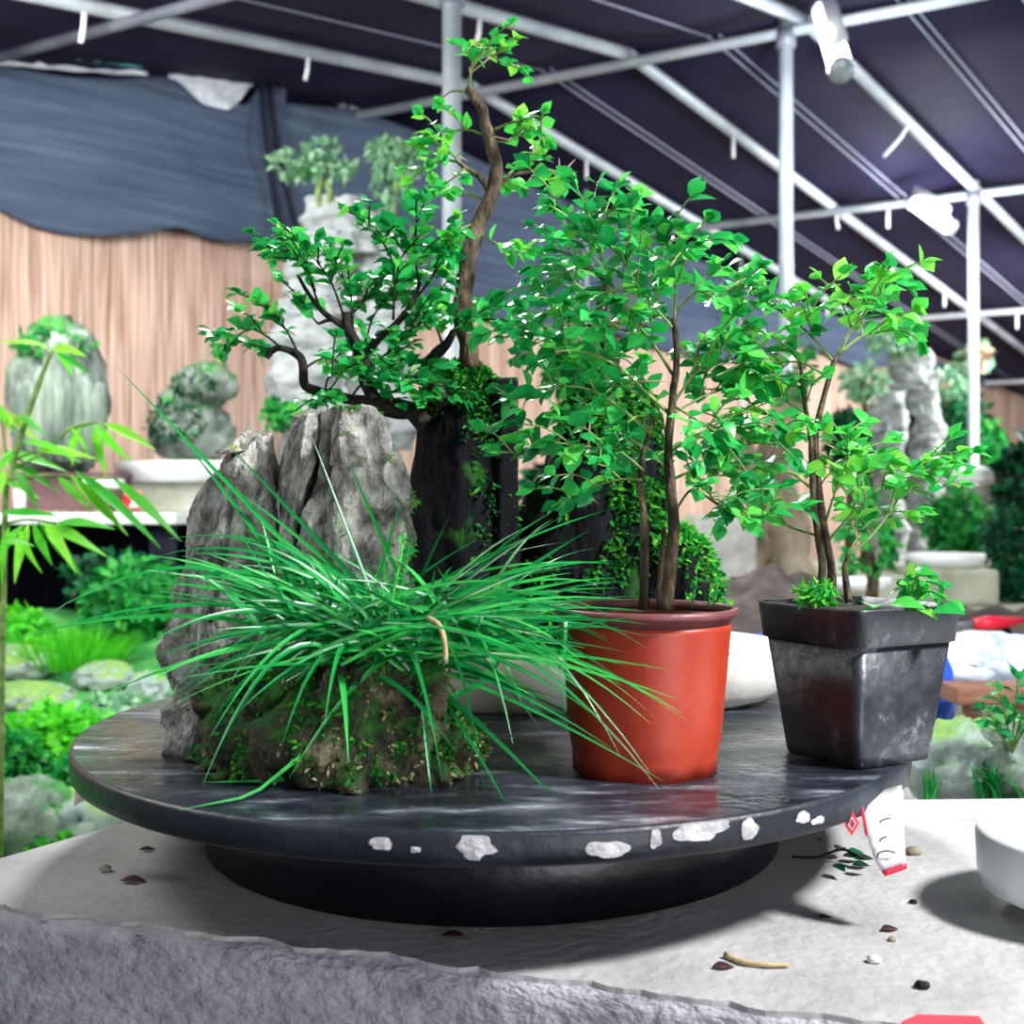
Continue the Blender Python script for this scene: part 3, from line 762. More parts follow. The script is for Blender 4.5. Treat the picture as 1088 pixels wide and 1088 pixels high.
# left lower peak, slab-like and slanting up to the right
mb=MB(); mb.rings([
 [V(-.232,.745,ZT),V(-.19,.725,ZT),V(-.15,.735,ZT),V(-.14,.80,ZT),V(-.18,.845,ZT),V(-.232,.83,ZT)],
 [pt(165,690,.765),pt(225,700,.735),pt(300,690,.735),pt(315,690,.80),pt(265,690,.84),pt(180,690,.83)],
 [pt(188,575,.770),pt(232,580,.745),pt(298,560,.745),pt(312,560,.795),pt(268,560,.83),pt(196,570,.825)],
 [pt(200,522,.775),pt(232,522,.757),pt(296,480,.757),pt(306,475,.79),pt(272,490,.815),pt(206,518,.81)],
 [pt(204,514,.780),pt(238,494,.765),pt(292,458,.767),pt(302,462,.785),pt(268,450,.80),pt(222,498,.805)],
 ],12,18,.0075,32,6,.55,crack=.5,facet=1.1)
p1=mesh_obj('rock_peak',mb,M['rock_grey'],t)
mb=MB(); mb.rings([
 [V(-.212,.70,ZT),V(-.16,.664,ZT),V(-.095,.642,ZT),V(-.03,.655,ZT),V(-.018,.71,ZT),V(-.06,.76,ZT),V(-.17,.78,ZT),V(-.21,.75,ZT)],
 [V(-.206,.705,CZ-.13),V(-.158,.670,CZ-.13),V(-.092,.648,CZ-.13),V(-.032,.660,CZ-.13),V(-.022,.71,CZ-.13),V(-.06,.76,CZ-.13),V(-.17,.78,CZ-.13),V(-.205,.75,CZ-.13)],
 [V(-.17,.70,CZ-.095),V(-.14,.682,CZ-.09),V(-.09,.662,CZ-.088),V(-.042,.672,CZ-.095),V(-.032,.71,CZ-.095),V(-.06,.74,CZ-.09),V(-.15,.75,CZ-.09),V(-.175,.73,CZ-.09)],
 [V(-.14,.70,CZ-.078),V(-.12,.692,CZ-.075),V(-.09,.682,CZ-.072),V(-.06,.69,CZ-.078),V(-.055,.71,CZ-.078),V(-.07,.72,CZ-.075),V(-.12,.73,CZ-.075),V(-.14,.72,CZ-.075)]],
 10,10,.012,34,7,.9,crack=.5,facet=.7)
p3=mesh_obj('rock_foot',mb,M['rock_low'],t,)
p3['label']='dark moss crusted rock foot'
rn=random.Random(4)
ms=MB(); moss_patch(ms,surf_pts(p3,lambda c,n:noise.noise(c*55)>.02 and n.y<.4),2600,.0055,rn); mesh_obj('moss',ms,M['moss'],t)
ms=MB(); moss_patch(ms,surf_pts(p3,lambda c,n:n.x>.2 and n.y<.4 and noise.noise(c*70)>-.1),900,.0045,rn); mesh_obj('pale_crust',ms,M['crust'],t)
ms=MB(); moss_patch(ms,surf_pts(p2,lambda c,n:n.x>.25 and noise.noise(c*60)>.12 and c.z>CZ-.07),420,.004,rn); mesh_obj('moss',ms,M['moss_bright'],t)

# grass tuft
G0=Vector((-.082,.680,CZ-.085))
t=thing('grass_tuft','lush tuft of long arching green grass growing on the rock foot','grass tuft',G0)
mb=MB(); rn=random.Random(15)
def blade(root,tip,lift,w):
    root=Vector(root); tip=Vector(tip); mid=root.lerp(tip,.5)+V(0,0,lift)
    pts=[]
    for i in range(13):
        u=i/12; p=root*(1-u)**2+mid*2*u*(1-u)+tip*u*u
        if (Vector((p.x-TC.x,p.y-TC.y))).length<TR+.01: p.z=max(p.z,ZT+.002)
        pts.append(p)
    view=Vector((rn.gauss(0,.5),-1+rn.gauss(0,.4),.9)); mb.ribbon(pts,w,view.normalized())
def groot(): return G0+Vector((rn.gauss(0.004,.031),rn.gauss(0,.016),rn.gauss(.0,.007)))
# the long outlying blades
for tx,ty,dd,lf in ((122,388,.74,.00),(0,684,.70,.045),(30,680,.66,.05),(165,592,.68,.06),(178,573,.72,.05),(38,662,.64,.085),(150,640,.66,.05),(225,780,.6,.07),(215,835,.60,.07),
   (690,690,.62,.055),(700,838,.57,.09),(690,820,.6,.085),(660,805,.6,.09),(652,540,.72,.02),(640,582,.70,.03),(585,545,.70,.02),(655,600,.68,.03),(640,620,.67,.04),(650,655,.64,.05),(600,660,.62,.05),(515,838,.585,.075),(470,830,.58,.06),(478,548,.70,.01),(190,460,.74,.0),(240,470,.72,.0),(266,548,.70,.0),(250,520,.71,.01),
   (330,460,.68,0),(365,478,.67,0),(430,520,.69,0),(300,790,.58,.05),(255,755,.6,.05),(345,770,.58,.04),(600,760,.60,.06),(545,790,.59,.07),(630,742,.6,.06),(620,705,.61,.055),(560,600,.68,.03),(610,575,.70,.03),(205,640,.66,.05),(190,700,.64,.05),(240,735,.62,.06)):
    blade(groot(),W(tx,ty,dd),lf,.0036)
for i in range(250):
    a=rn.choice((rn.gauss(2.45,.42),rn.gauss(2.3,.35),rn.gauss(.62,.33),rn.gauss(.35,.35),rn.uniform(-.3,math.pi+.3),rn.gauss(1.7,.3) if i%2 else rn.uniform(math.pi,2*math.pi)))
    ln=rn.uniform(.06,.15)*(1.0 if abs(math.cos(a))>.5 else .7)
    dy=rn.gauss(-.02,.04)
    up=math.sin(a)
    tip=G0+Vector((math.cos(a)*ln*1.12+.012,dy,up*ln*.82-.012))
    blade(groot(),tip,rn.uniform(.0,.045)*(1-abs(up)*.6)+.006,rn.uniform(.0026,.0046))
mesh_obj('blades',mb,M['grass'],t)
mb=MB(); mb.tube(smooth_path([W(455,657,.63),W(466,664,.62),W(472,680,.615),W(474,705,.615)],5),[.0016]*15+[.001],6); mesh_obj('dry_blade',mb,M['straw'],t)
mb=MB(); st=smooth_path([W(412,660,.64),W(418,630,.64),W(424,600,.64),W(428,578,.645)],5); mb.tube(st,.0009,5)
leafy(mb,st,.2,.006,.009,.6,rn)
ws=thing('weed_sprout','small pale leafy weed sprouting upright in the middle of the grass tuft','weed',W(412,660,.64)); mesh_obj('sprout',mb,M['leaf_young'],ws)
# little ferns at foot left
# ------------------------------------------------------------------ red pot
PC=Vector((.083,.708,ZT))
t=thing('red_plastic_pot','round red plastic nursery pot near the middle of the turntable','pot',PC)
mb=MB(); H=.1015
def wob(th,z):
    k=1.0
    if z<.012: k-= .05*max(0,math.sin(th*6+.8))**2*(1-z/.012)
    return k*(1+.012*math.sin(3*th+z*40)*(1-abs(z-.05)/.06 if abs(z-.05)<.06 else 0))
mb.lathe([(.038,.005),(.0425,.003),(.0435,0),(.0450,.0),(.0452,.010),(.0462,.016),(.0475,.022),(.0505,.060),(.0535,.088),(.0538,.0915),(.0510,.0915),(.0445,.02),(.04,.008)],PC,96,wob=wob)
mesh_obj('body',mb,M['terracotta_plastic'],t)
mb=MB(); mb.lathe([(.0534,.0915),(.0548,.0950),(.0572,.0962),(.0580,.0980),(.0576,.1000),(.0562,.1008),(.0545,.1002),(.0534,.096)],PC,96,close=False); mesh_obj('rim',mb,M['terracotta_rim'],t,solid=.0008)
mb=MB(); mb.grid(lambda a,b:PC+Vector(((.051*b)*math.cos(2*math.pi*a),(.051*b)*math.sin(2*math.pi*a),.090+.004*noise.fractal(Vector((b*9*math.cos(6.283*a),b*9*math.sin(6.283*a),1)),1,2,4))),48,10)
mesh_obj('soil',mb,M['soil'],t)
t=thing('thorny_shrub','bushy thorny sapling with many small glossy leaves growing in the red pot','plant',W(698,645,.708))
D=.705
stems=[[[(684,648,0),(685,600,.0),(684,550,.0),(681,500,.01),(690,455,.015),(694,420,.015)],5.5,2.5],
       [[(708,648,-.01),(712,600,-.01),(716,560,-.01),(713,520,-.005),(710,480,-.005),(714,430,-.005),(719,380,-.005),(716,340,0)],7.5,3],
       [[(700,648,.015),(702,600,.015),(706,560,.012)],3.5,2]]
br=[
 ([(712,440),(690,420),(660,392),(625,375),(590,372)],2.6,{'f0':.35,'n':5}),
 ([(640,382),(600,366),(570,352),(545,350)],1.5,{'f0':.2,'n':4}),
 ([(716,400),(690,360),(665,330),(650,300)],2.0,{'n':6}),
 ([(655,310),(640,280),(632,250),(625,225)],1.6,{'n':6}),
 ([(650,300),(622,285),(600,290),(575,310)],1.6,{'n':5}),
 ([(640,270),(615,245),(598,226),(590,222)],1.5,{'n':4,'f0':.2}),
 ([(632,240),(645,228),(655,222)],1.4,{'n':3}),
 ([(716,350),(690,320),(672,295),(660,270)],1.8,{'n':6}),
 ([(716,340),(718,300),(712,275),(708,250)],1.8,{'n':5}),
 ([(712,280),(725,270),(738,262)],1.4,{'n':4}),
 ([(708,258),(702,245),(700,238)],1.3,{'n':2,'tw':.5}),
 ([(718,330),(740,310),(760,315),(790,308)],1.7,{'n':6}),
 ([(714,430),(740,395),(765,370),(795,350)],1.8,{'n':6}),
 ([(714,440),(750,420),(785,410),(815,408)],1.8,{'n':6}),
 ([(712,480),(745,460),(780,452),(812,462)],1.8,{'n':6}),
 ([(713,510),(740,500),(770,505),(800,490)],1.8,{'n':6}),
 ([(716,545),(735,520),(755,530),(770,540)],1.7,{'n':5}),
 ([(740,520),(770,540),(800,548),(820,545)],1.6,{'n':4}),
 ([(690,455),(665,440),(630,432),(600,440)],1.8,{'n':6}),
 ([(684,500),(655,478),(625,475),(590,470)],1.8,{'n':6}),
 ([(640,475),(600,482),(560,482),(530,480)],1.5,{'n':4}),
 ([(682,510),(655,510),(625,520),(595,535)],1.7,{'n':5}),
 ([(690,460),(640,420),(600,410),(570,420),(545,425)],1.7,{'n':6}),
 ([(694,420),(680,400),(660,410),(640,400)],1.6,{'n':6}),
 ([(710,470),(700,440),(680,450),(665,465)],1.6,{'n':6}),
 ([(714,430),(730,440),(750,455),(760,475)],1.6,{'n':6}),
 ([(713,510),(700,490),(690,480),(672,495)],1.5,{'n':5}),
 ([(719,380),(735,375),(750,390),(765,400)],1.6,{'n':6}),
 ([(716,340),(700,335),(685,345),(670,360)],1.6,{'n':6}),
 ([(690,360),(660,350),(630,345),(605,325)],1.6,{'n':6}),
 ([(760,400),(790,385),(812,375),(830,372)],1.5,{'n':4}),
]
bonsai(t,D,stems,br,random.Random(31),'leaf','bark',L=.0148,tw=.034,thorns=1,sp=.0088,depth_j=.05)
# seedlings in the red pot
mb=MB(); rn=random.Random(6)
for px in (702,735,752,758): 
    p=W(px,640,.705); st=[p+V(0,0,-.004),p+V(.001,0,.004),p+V(.002,0,.008)]; mb.tube(st,.0006,5); leafy(mb,st,.3,.003,.007,.7,rn)
tag(mesh_obj('seedlings',mb,M['leaf_young'],None,True,W(735,645,.705)),'tiny green seedlings on the soil of the red pot','seedling',None,'stuff')

# ------------------------------------------------------------------ black square pot
BC=Vector((.2265,.742,ZT)); rot=math.radians(29)
t=thing('black_square_pot','square black plastic nursery pot with dusty sides at the right edge of the turntable','pot',BC)
def sq(s,z,r=.16,n=9):
    s*=1.06; r=min(r,.17)
    out=[]; h=s/2; rr=h*r
    for q,(cx,cy) in enumerate(((1,1),(-1,1),(-1,-1),(1,-1))):
        for i in range(n):
            th=math.pi/2*q+math.pi/2*i/(n-1)
            out.append(BC+Matrix.Rotation(rot,3,'Z')@Vector((cx*(h-rr)+rr*math.cos(th),cy*(h-rr)+rr*math.sin(th),z)))
    return out
def loft(mb,rs,cap=True):
    n=len(rs[0]); fs=[(j*n+k,j*n+(k+1)%n,(j+1)*n+(k+1)%n,(j+1)*n+k) for j in range(len(rs)-1) for k in range(n)]
    if cap: fs+= [tuple(range(n-1,-1,-1)),tuple(range((len(rs)-1)*n,len(rs)*n))]
    mb.add([p for r in rs for p in r],fs)
mb=MB(); loft(mb,[sq(.058,.0,.3),sq(.062,.001,.3),sq(.064,.008,.28),sq(.0805,.078,.22),sq(.0775,.078,.22),sq(.061,.012,.28)])
mesh_obj('body',mb,M['black_plastic'],t)
mb=MB(); loft(mb,[sq(.0800,.0765,.22),sq(.0850,.0775,.22),sq(.0885,.0985,.2),sq(.0890,.1005,.2),sq(.0860,.1005,.2),sq(.083,.08,.22)],False); mesh_obj('rim',mb,M['black_plastic'],t)
mb=MB(); loft(mb,[sq(.0805,.084),sq(.0835,.0945)]+[sq(.0835*k,.0945+.002*(1-k)) for k in (.7,.4,.1)]); mesh_obj('soil',mb,M['soil'],t)
t=thing('thorny_sapling','open branched thorny sapling with two thin stems growing in the black pot','plant',W(880,640,.738))
D=.738
stems=[[[(872,640),(874,600),(868,560),(864,520),(862,470),(856,435),(852,400),(850,385)],5,2],
       [[(884,640),(884,605),(876,565),(870,520),(866,470),(872,435),(880,405),(886,385),(892,375)],5,2.2],
       [[(902,640),(898,605),(902,590)],4,2.5]]
br=[
 ([(890,378),(905,350),(925,325),(940,308)],2,{'f0':.4,'n':4}),
 ([(925,325),(940,305),(952,296),(962,304)],1.4,{'f0':.1,'n':3,'tw':.6}),
 ([(892,375),(915,358),(940,352),(972,345)],2,{'f0':.3,'n':5}),
 ([(905,350),(900,335),(895,320),(905,310)],1.4,{'n':3}),
 ([(886,385),(865,360),(840,338),(815,322)],1.8,{'f0':.3,'n':5}),
 ([(840,338),(810,318),(790,312),(765,318)],1.5,{'n':5}),
 ([(850,350),(860,335),(868,328)],1.3,{'n':3}),
 ([(880,400),(850,385),(820,388),(790,405)],1.8,{'f0':.3,'n':5}),
 ([(830,385),(805,365),(780,360),(760,368)],1.5,{'n':4}),
 ([(858,440),(830,425),(810,430),(790,440)],1.6,{'n':4}),
 ([(864,500),(835,478),(810,470),(780,478)],1.8,{'n':5}),
 ([(864,520),(835,500),(815,510),(790,520)],1.8,{'n':5}),
 ([(872,570),(840,560),(815,545),(785,548)],1.8,{'f0':.35,'n':4}),
 ([(876,560),(885,530),(895,500),(905,485)],1.6,{'f0':.4,'n':4}),
 ([(890,510),(900,490),(892,478),(898,470)],1.3,{'n':3}),
 ([(895,500),(915,495),(930,498),(938,495)],1.4,{'n':3}),
 ([(902,590),(925,570),(945,545),(960,525),(985,520),(1020,514)],2,{'f0':.45,'n':5,'sp':.8}),
 ([(945,545),(955,510),(968,500),(985,498)],1.5,{'n':4}),
 ([(900,590),(915,565),(925,550)],1.5,{'n':4}),
 ([(880,575),(905,545),(920,530),(940,520)],1.5,{'n':4}),
 ([(862,450),(845,455),(830,450)],1.3,{'n':3}),
 ([(868,480),(885,490),(892,500)],1.3,{'n':3}),
 ([(856,430),(862,410),(858,402)],1.2,{'n':1,'tw':.4}),
]
bonsai(t,D,stems,br,random.Random(41),'leaf_young','bark',L=.0152,tw=.034,thorns=1,sp=.0082,depth_j=.04)
t=thing('pot_weed','bright green weed with broad leaves over the right side of the black pot rim','weed',W(960,645,.735))
mb=MB(); rn=random.Random(9)
for px,py in ((985,612),(1000,622),(975,605),(1010,640),(960,625),(990,632),(965,612)):
    a=W(962,650,.73); b=W(px,py,.72+rn.uniform(-.02,.02)); st=smooth_path([a,a.lerp(b,.5)+V(0,0,.01),b],4); mb.tube(st,.0006,5); leafy(mb,st,.3,.005,.011,.7,rn)
mesh_obj('foliage',mb,M['leaf_young'],t)
mb=MB()
for px,py,l in ((945,638,.022),(925,640,.02),(990,645,.022),(910,645,.018),(965,640,.02)):
    p=W(px,py+4,.71); mb.leaf(p,V(rn.uniform(-.6,1),-.5,rn.uniform(-.1,.3)),V(rn.gauss(0,.2),-.3,1),l,l*.8,.3,.2)
mesh_obj('broad_leaves',mb,M['leaf_young'],t)
t=thing('moss_clump','small clump of feathery moss inside the left corner of the black pot','moss',W(868,640,.72))
mb=MB(); leaf_ball(mb,W(868,632,.72),(.012,.010,.008),160,.006,.4,rn); mesh_obj('moss',mb,M['moss_bright'],t)

# ------------------------------------------------------------------ litter on the plinth
def on_slab(px,py,h=.0):
    d=.242*F/(py-544); p=W(px,py,d); p.z=ZS+h; return p
t=thing('fallen_sprig','fallen sprig with dark green leaves lying on the plinth under the turntable rim','sprig',on_slab(880,920))
mb=MB(); a=smooth_path([on_slab(842,915,.003),on_slab(868,920,.006),on_slab(895,918,.010),on_slab(918,925,.008)],4); mb.tube(a,.0009,6); mesh_obj('twig',mb,M['bark_dark'],t)
mb=MB()
for px,py,dx,dy,l in ((890,915,.5,.8,.014),(900,918,1,.3,.014),(895,920,.8,-.4,.013),(908,924,1,.1,.014),(872,905,-.2,1,.012),(885,930,.3,-1,.014),(905,930,.9,-.2,.012)):
    p=on_slab(px,py,.007); mb.leaf(p,V(dx,dy,.15),V(0,-.3,1),l,l*.6,.2,.3)
mesh_obj('leaves',mb,M['shrub_dark'],t)
def bit(name,label,cat,pts,r,m,flat=1):
    mb=MB(); mb.tube(smooth_path(pts,3),r,6,bump=.5,flat=flat); single(name,label,cat,mb,m,pts[0])
bit('dry_twig','pale dry twig lying on the white plinth top in front','twig',[on_slab(770,1018,.002),on_slab(790,1026,.002),on_slab(815,1029,.002),on_slab(839,1029,.002)],[.0017,.0016,.0015,.0017,.0013,.0012,.0014,.0011,.0012,.0010],M['straw'])
def deadleaf(px,py,l,dx,dy,label,m='dead_leaf'):
    mb=MB(); p=on_slab(px,py,.0015); mb.leaf(p,V(dx,dy+.3,.05),V(.05,-.15,1),l,l*.5,.12,.3); single('dead_leaf',label,'dead leaf',mb,M[m],p,solid=.0005)
deadleaf(757,1030,.012,1,-.2,'curled dark purple dead leaf beside the pale dry twig')
deadleaf(936,990,.011,1,-.1,'reddish brown dead leaf near the right shadow edge on the plinth')
deadleaf(870,978,.009,1,.1,'small dark dead leaf in the shadow tip right of the drum')
deadleaf(128,938,.017,1,-.25,'brown dead leaf in the turntable shadow at the left of the plinth')
deadleaf(148,905,.011,1,.0,'small dark dead leaf at the left back under the turntable')
deadleaf(470,996,.014,.5,-.4,'thin red dead leaf in front of the drum base')
for px,py,r,label in ((929,1023,.0032,'rounded pale pebble on the plinth right of the dry twig'),(948,1000,.002,'tan crumb of soil below the reddish dead leaf'),(970,960,.002,'tiny crumb on the plinth below the paper tag'),(970,908,.0045,'brown pebble on the plinth right of the paper tag'),(112,926,.0035,'dark crumb of soil left of the brown dead leaf'),(980,1050,.003,'dark crumb in the round shadow at lower right')):
    mb=MB(); p=on_slab(px,py,r*.6); mb.blob(p,(r*1.3,r,r*.75),10,.3,1.5,px); single('pebble',label,'pebble',mb,M['marble'] if 'pale' in label else M['stump'] if 'brown' in label or 'tan' in label else M['bark_dark'],p)
mb=MB(); mb.add([on_slab(958,1089,.001),on_slab(975,1081,.001),on_slab(1040,1083,.001),on_slab(1052,1100,.001),on_slab(960,1105,.001)],[(4,3,2,1,0)]); single('red_tag','red plastic tag lying on the plinth at the bottom edge','tag',mb,M['red'],on_slab(1000,1090),smooth=False,solid=.0012)
# white oval dish on the right
DC=Vector((.386,.672,ZS)); 
t=thing('white_dish','white oval ceramic dish on a low foot at the right edge of the plinth','dish',DC)
mb=MB(); mb.lathe([(.55,0),(.57,.002),(.56,.013)],DC,48,sx=.105,sy=.075); mesh_obj('foot',mb,M['marble'],t)
mb=MB(); mb.lathe([(.5,.012),(.90,.0125),(.97,.016),(1.0,.026),(1.01,.048),(.985,.052),(.92,.050),(.86,.036),(.82,.030),(.01,.028)],DC,72,sx=.105,sy=.078); mesh_obj('bowl',mb,M['white'],t)

# ------------------------------------------------------------------ right background
bed=MB(); bed.box((1.75,3.45,.46),(3.1,3.9,.92),0); 
o=struct('trim_%d'%(k+1),bed,M['concrete_green'],False); k+=1
ZR=.92
def ground_hit(px,py,z): 
    d=(CZ-z)*F/(py-544); return W(px,py,d)
# soil heap
mb=MB()
def heap(a,b):
    x=-1+2*a; y=-1+2*b; q=math.exp(-(x*x+y*y)*2.2)
    return Vector((.50+.27*x,2.15+.4*y,ZR-.008+.125*q+.03*noise.fractal(Vector((x*4,y*4,2)),1,2,5)*q**.3))
mb.grid(heap,40,40); single('soil_heap','heap of loose grey brown soil behind the black pot','soil heap',mb,M['dirt'],(.5,2.15,ZR))
mb=MB(); mb.grid(lambda a,b:Vector((.9+1.4*a,1.62+1.0*b,ZR+.012+.035*noise.fractal(Vector((a*9,b*6,5)),1,2,5))),40,30)
single('soil_bed','strip of dark crumbly soil beneath the concrete trough','soil',mb,M['dirt'],(1.6,2.1,ZR))
# concrete blocks behind the red pot
mb=MB(); mb.box(V(xx(765,2.75),2.75,ZR+.112),(.15,.12,.224),.1); single('concrete_block','pale upright concrete block behind the rim of the red pot','block',mb,M['concrete'],(xx(758,2.7),2.75,ZR),smooth=False,bevel=.008)
mb=MB(); mb.box(V(xx(802,2.95),3.0,ZR+.10),(.10,.10,.20),-.1); single('concrete_block','shorter grey concrete block standing left of the root stump','block',mb,M['concrete'],(xx(802,2.95),2.95,ZR),smooth=False,bevel=.008)
# root stump
d=2.85; t=thing('root_stump','pale twisted root stump with dark hollows behind the two saplings','stump',(xx(825,d),d,ZR))
mb=MB(); mb.rings([ring(xx(828,d),d,.10,.09,ZR),ring(xx(826,d),d,.075,.07,zz(610,d)),ring(xx(822,d),d,.085,.07,zz(560,d)),ring(xx(815,d),d,.06,.055,zz(500,d)),ring(xx(832,d),d,.05,.045,zz(450,d)),ring(xx(840,d),d,.03,.03,zz(415,d)),ring(xx(842,d),d,.012,.012,zz(395,d))],6,9,.03,9,8,.5,crack=.5)
mesh_obj('trunk',mb,M['stump'],t)
mb=MB()
for px,py,dx in ((800,600,-.07),(850,600,.07),(790,480,-.10)):
    mb.tube(smooth_path([W(822,560,d),W(px,py,d-.05),W(px+dx*200,640 if py>500 else 440,d-.05)],5),[.03]*9+[.02,.015],8,bump=.3)
mesh_obj('root',mb,M['stump'],t)
mb=MB(); leaf_ball(mb,W(842,400,d),(.05,.05,.09),120,.03,.6,rn,False); mesh_obj('foliage',mb,M['shrub'],t)
# layered tower
d=3.9; t=thing('layered_rock_tower','tall layered grey stone tower with vertical crack, right background','rock',(xx(965,d),d,ZR))
def tower_piece(pxl,pxr,pyt,pyb,dd,seed):
    mb=MB(); cx=(pxl+pxr)/2; r=(pxr-pxl)/2/F*dd; rs=[]; n=7
    for i in range(n+1):
        u=i/n; wv=1.08+.05*math.sin(i*2.3+seed)
        rs.append(ring(xx(cx,dd)+.008*math.sin(i*1.7+seed),dd,r*wv,r*.9*wv,zz(pyb+(pyt-pyb)*u,dd),6,seed,(0,.01)))
    mb.rings(rs,9,6,.014,11,seed,1.5,crack=.3,facet=.8); return mb
for (a,b,c,e,q,sd) in ((926,964,418,505,3.86,1),(965,1000,400,506,3.9,2),(922,962,503,600,3.86,3),(962,1002,503,598,3.9,4),(945,990,374,412,3.92,5),(918,960,596,640,3.84,6),(960,1000,596,640,3.88,7)):
    mesh_obj('rock_block',tower_piece(a,b,c,e+4,q,sd),M['rock_tower'],t)
mb=MB(); mb.box(W(962,505,3.97),(.04,.1,.62)); mesh_obj('crack_filler',mb,M['rock_dark'],t)
rn=random.Random(17)
def bush(name,label,cat,px,py,rx,ry,d,n,L,mat,w=.6,group=None,core=True,zmin=None,stem=None):
    c=W(px,py,d)
    if stem is None and px>860 and name!='cliff_shrub': stem=.92
    r=(rx/F*d,(rx+ry)/2/F*d*.8,ry/F*d)
    mb=MB(); leaf_ball(mb,c,r,n,L,w,rn,core,zmin); o=thing(name,label,cat,(c.x,c.y,stem) if stem is not None else c-V(0,0,r[2]),group); mesh_obj('foliage',mb,M[mat],o)
    if stem is not None and stem<c.z-r[2]*.3:
        sm=MB(); sm.tube([(c.x,c.y,stem),(c.x+.01,c.y,(stem+c.z)/2),(c.x,c.y,c.z)],[.016,.012,.008],7,bump=.3); mesh_obj('stem',sm,M['bark'],o)
    return o
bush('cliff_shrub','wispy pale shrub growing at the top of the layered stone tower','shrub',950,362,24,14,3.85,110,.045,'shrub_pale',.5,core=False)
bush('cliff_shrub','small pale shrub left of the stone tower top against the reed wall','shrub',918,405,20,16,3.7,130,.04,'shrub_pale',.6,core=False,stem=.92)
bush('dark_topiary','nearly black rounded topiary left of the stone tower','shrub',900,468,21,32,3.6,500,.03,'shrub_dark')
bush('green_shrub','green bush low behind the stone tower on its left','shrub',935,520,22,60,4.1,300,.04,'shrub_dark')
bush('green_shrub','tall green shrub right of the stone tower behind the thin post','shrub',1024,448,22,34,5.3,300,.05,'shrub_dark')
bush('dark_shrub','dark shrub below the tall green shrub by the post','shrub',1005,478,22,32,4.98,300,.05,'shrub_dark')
bush('green_shrub','round green shrub against the reed wall at far right','shrub',1052,472,14,20,5.0,200,.045,'shrub')
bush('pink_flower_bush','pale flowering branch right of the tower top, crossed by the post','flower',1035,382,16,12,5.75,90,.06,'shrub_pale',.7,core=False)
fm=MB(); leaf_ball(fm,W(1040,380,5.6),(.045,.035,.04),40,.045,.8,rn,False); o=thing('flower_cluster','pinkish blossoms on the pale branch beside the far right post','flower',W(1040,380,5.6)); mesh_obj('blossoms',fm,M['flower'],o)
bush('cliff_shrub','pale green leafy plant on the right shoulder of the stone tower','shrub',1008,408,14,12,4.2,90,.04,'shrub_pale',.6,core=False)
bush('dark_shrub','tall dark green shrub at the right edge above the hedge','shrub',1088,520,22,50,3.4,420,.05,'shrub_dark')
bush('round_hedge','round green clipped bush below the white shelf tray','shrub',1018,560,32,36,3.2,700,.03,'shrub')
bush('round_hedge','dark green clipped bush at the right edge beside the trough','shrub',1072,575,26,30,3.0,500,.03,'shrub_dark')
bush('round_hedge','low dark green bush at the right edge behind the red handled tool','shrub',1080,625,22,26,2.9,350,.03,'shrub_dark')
bush('feather_shrub','light feathery green plant behind the black pot weed','shrub',922,568,26,40,2.2,160,.03,'shrub',core=False)
# shelf tray with red mark
d=3.6; t=thing('shelf_tray','long white tray with red mark on a concrete pier at right','tray',W(1040,515,d))
mb=MB(); mb.box(W(1037,505,d),(.225,.14,.05)); mesh_obj('tray',mb,M['white'],t,smooth=False,bevel=.008)
mb=MB(); mb.box(W(1060,505,d-.075),(.022,.004,.046)); mesh_obj('red_mark',mb,M['red'],t,smooth=False)
p=W(1040,515,d+.02); mb=MB(); mb.box((p.x,p.y,(p.z-.002+ZR)/2),(.15,.12,p.z-.002-ZR)); single('concrete_pier','grey concrete pier carrying the white tray with red mark','pier',mb,M['concrete'],(p.x,p.y,ZR),smooth=False,bevel=.006)
# trough with white tray on it
d=2.75; p=W(1000,645,d); zb=ZR+.0
mb=MB(); zt2=zz(605,d)
mb.box((xx(1018,d),d+.12,(ZR+zt2)/2),(.20,.26,zt2-ZR)); single('concrete_trough','pale weathered concrete trough at right behind the black pot','trough',mb,M['concrete_green'],(xx(1018,d),d+.12,ZR),smooth=False,bevel=.012)
mb=MB(); mb.lathe([(.8,0),(1,.02),(1.02,.036),(.96,.036),(.9,.02),(.01,.018)],V(xx(1022,d),d+.1,zt2),40,sx=.092,sy=.09); single('white_tray','shallow white tray standing on the concrete trough','tray',mb,M['white'],(xx(1022,d),d+.1,zt2))
mb=MB(); mb.box((xx(955,2.6),2.75,ZR+.04),(.09,.14,.08)); single('stone_block','low tan stone block left of the concrete trough','block',mb,M['concrete_green'],(xx(955,2.6),2.75,ZR),smooth=False,bevel=.008)
mb=MB(); mb.lathe([(.8,0),(1,.014),(1.02,.03),(.96,.03),(.9,.014),(.01,.012)],V(xx(915,2.5),2.5,ZR+.055),40,sx=.065,sy=.05); 
single('white_tray','small white tray half hidden behind the leaves of the black pot','tray',mb,M['white'],(xx(915,2.5),2.5,ZR+.055))
# red handled tool
d=2.05; t=thing('garden_tool','garden tool with red handle lying on the soil at right','tool',W(1055,665,d))
mb=MB(); mb.tube([W(1035,663,d),W(1050,662,d),W(1086,661,d+.02)],[.011,.013,.010],10); mesh_obj('handle',mb,M['red'],t)
mb=MB(); mb.tube([W(1014,666,d-.01),W(1036,663,d)],[.012,.008],8,flat=.5); mesh_obj('blade',mb,M['steel_dark'],t)
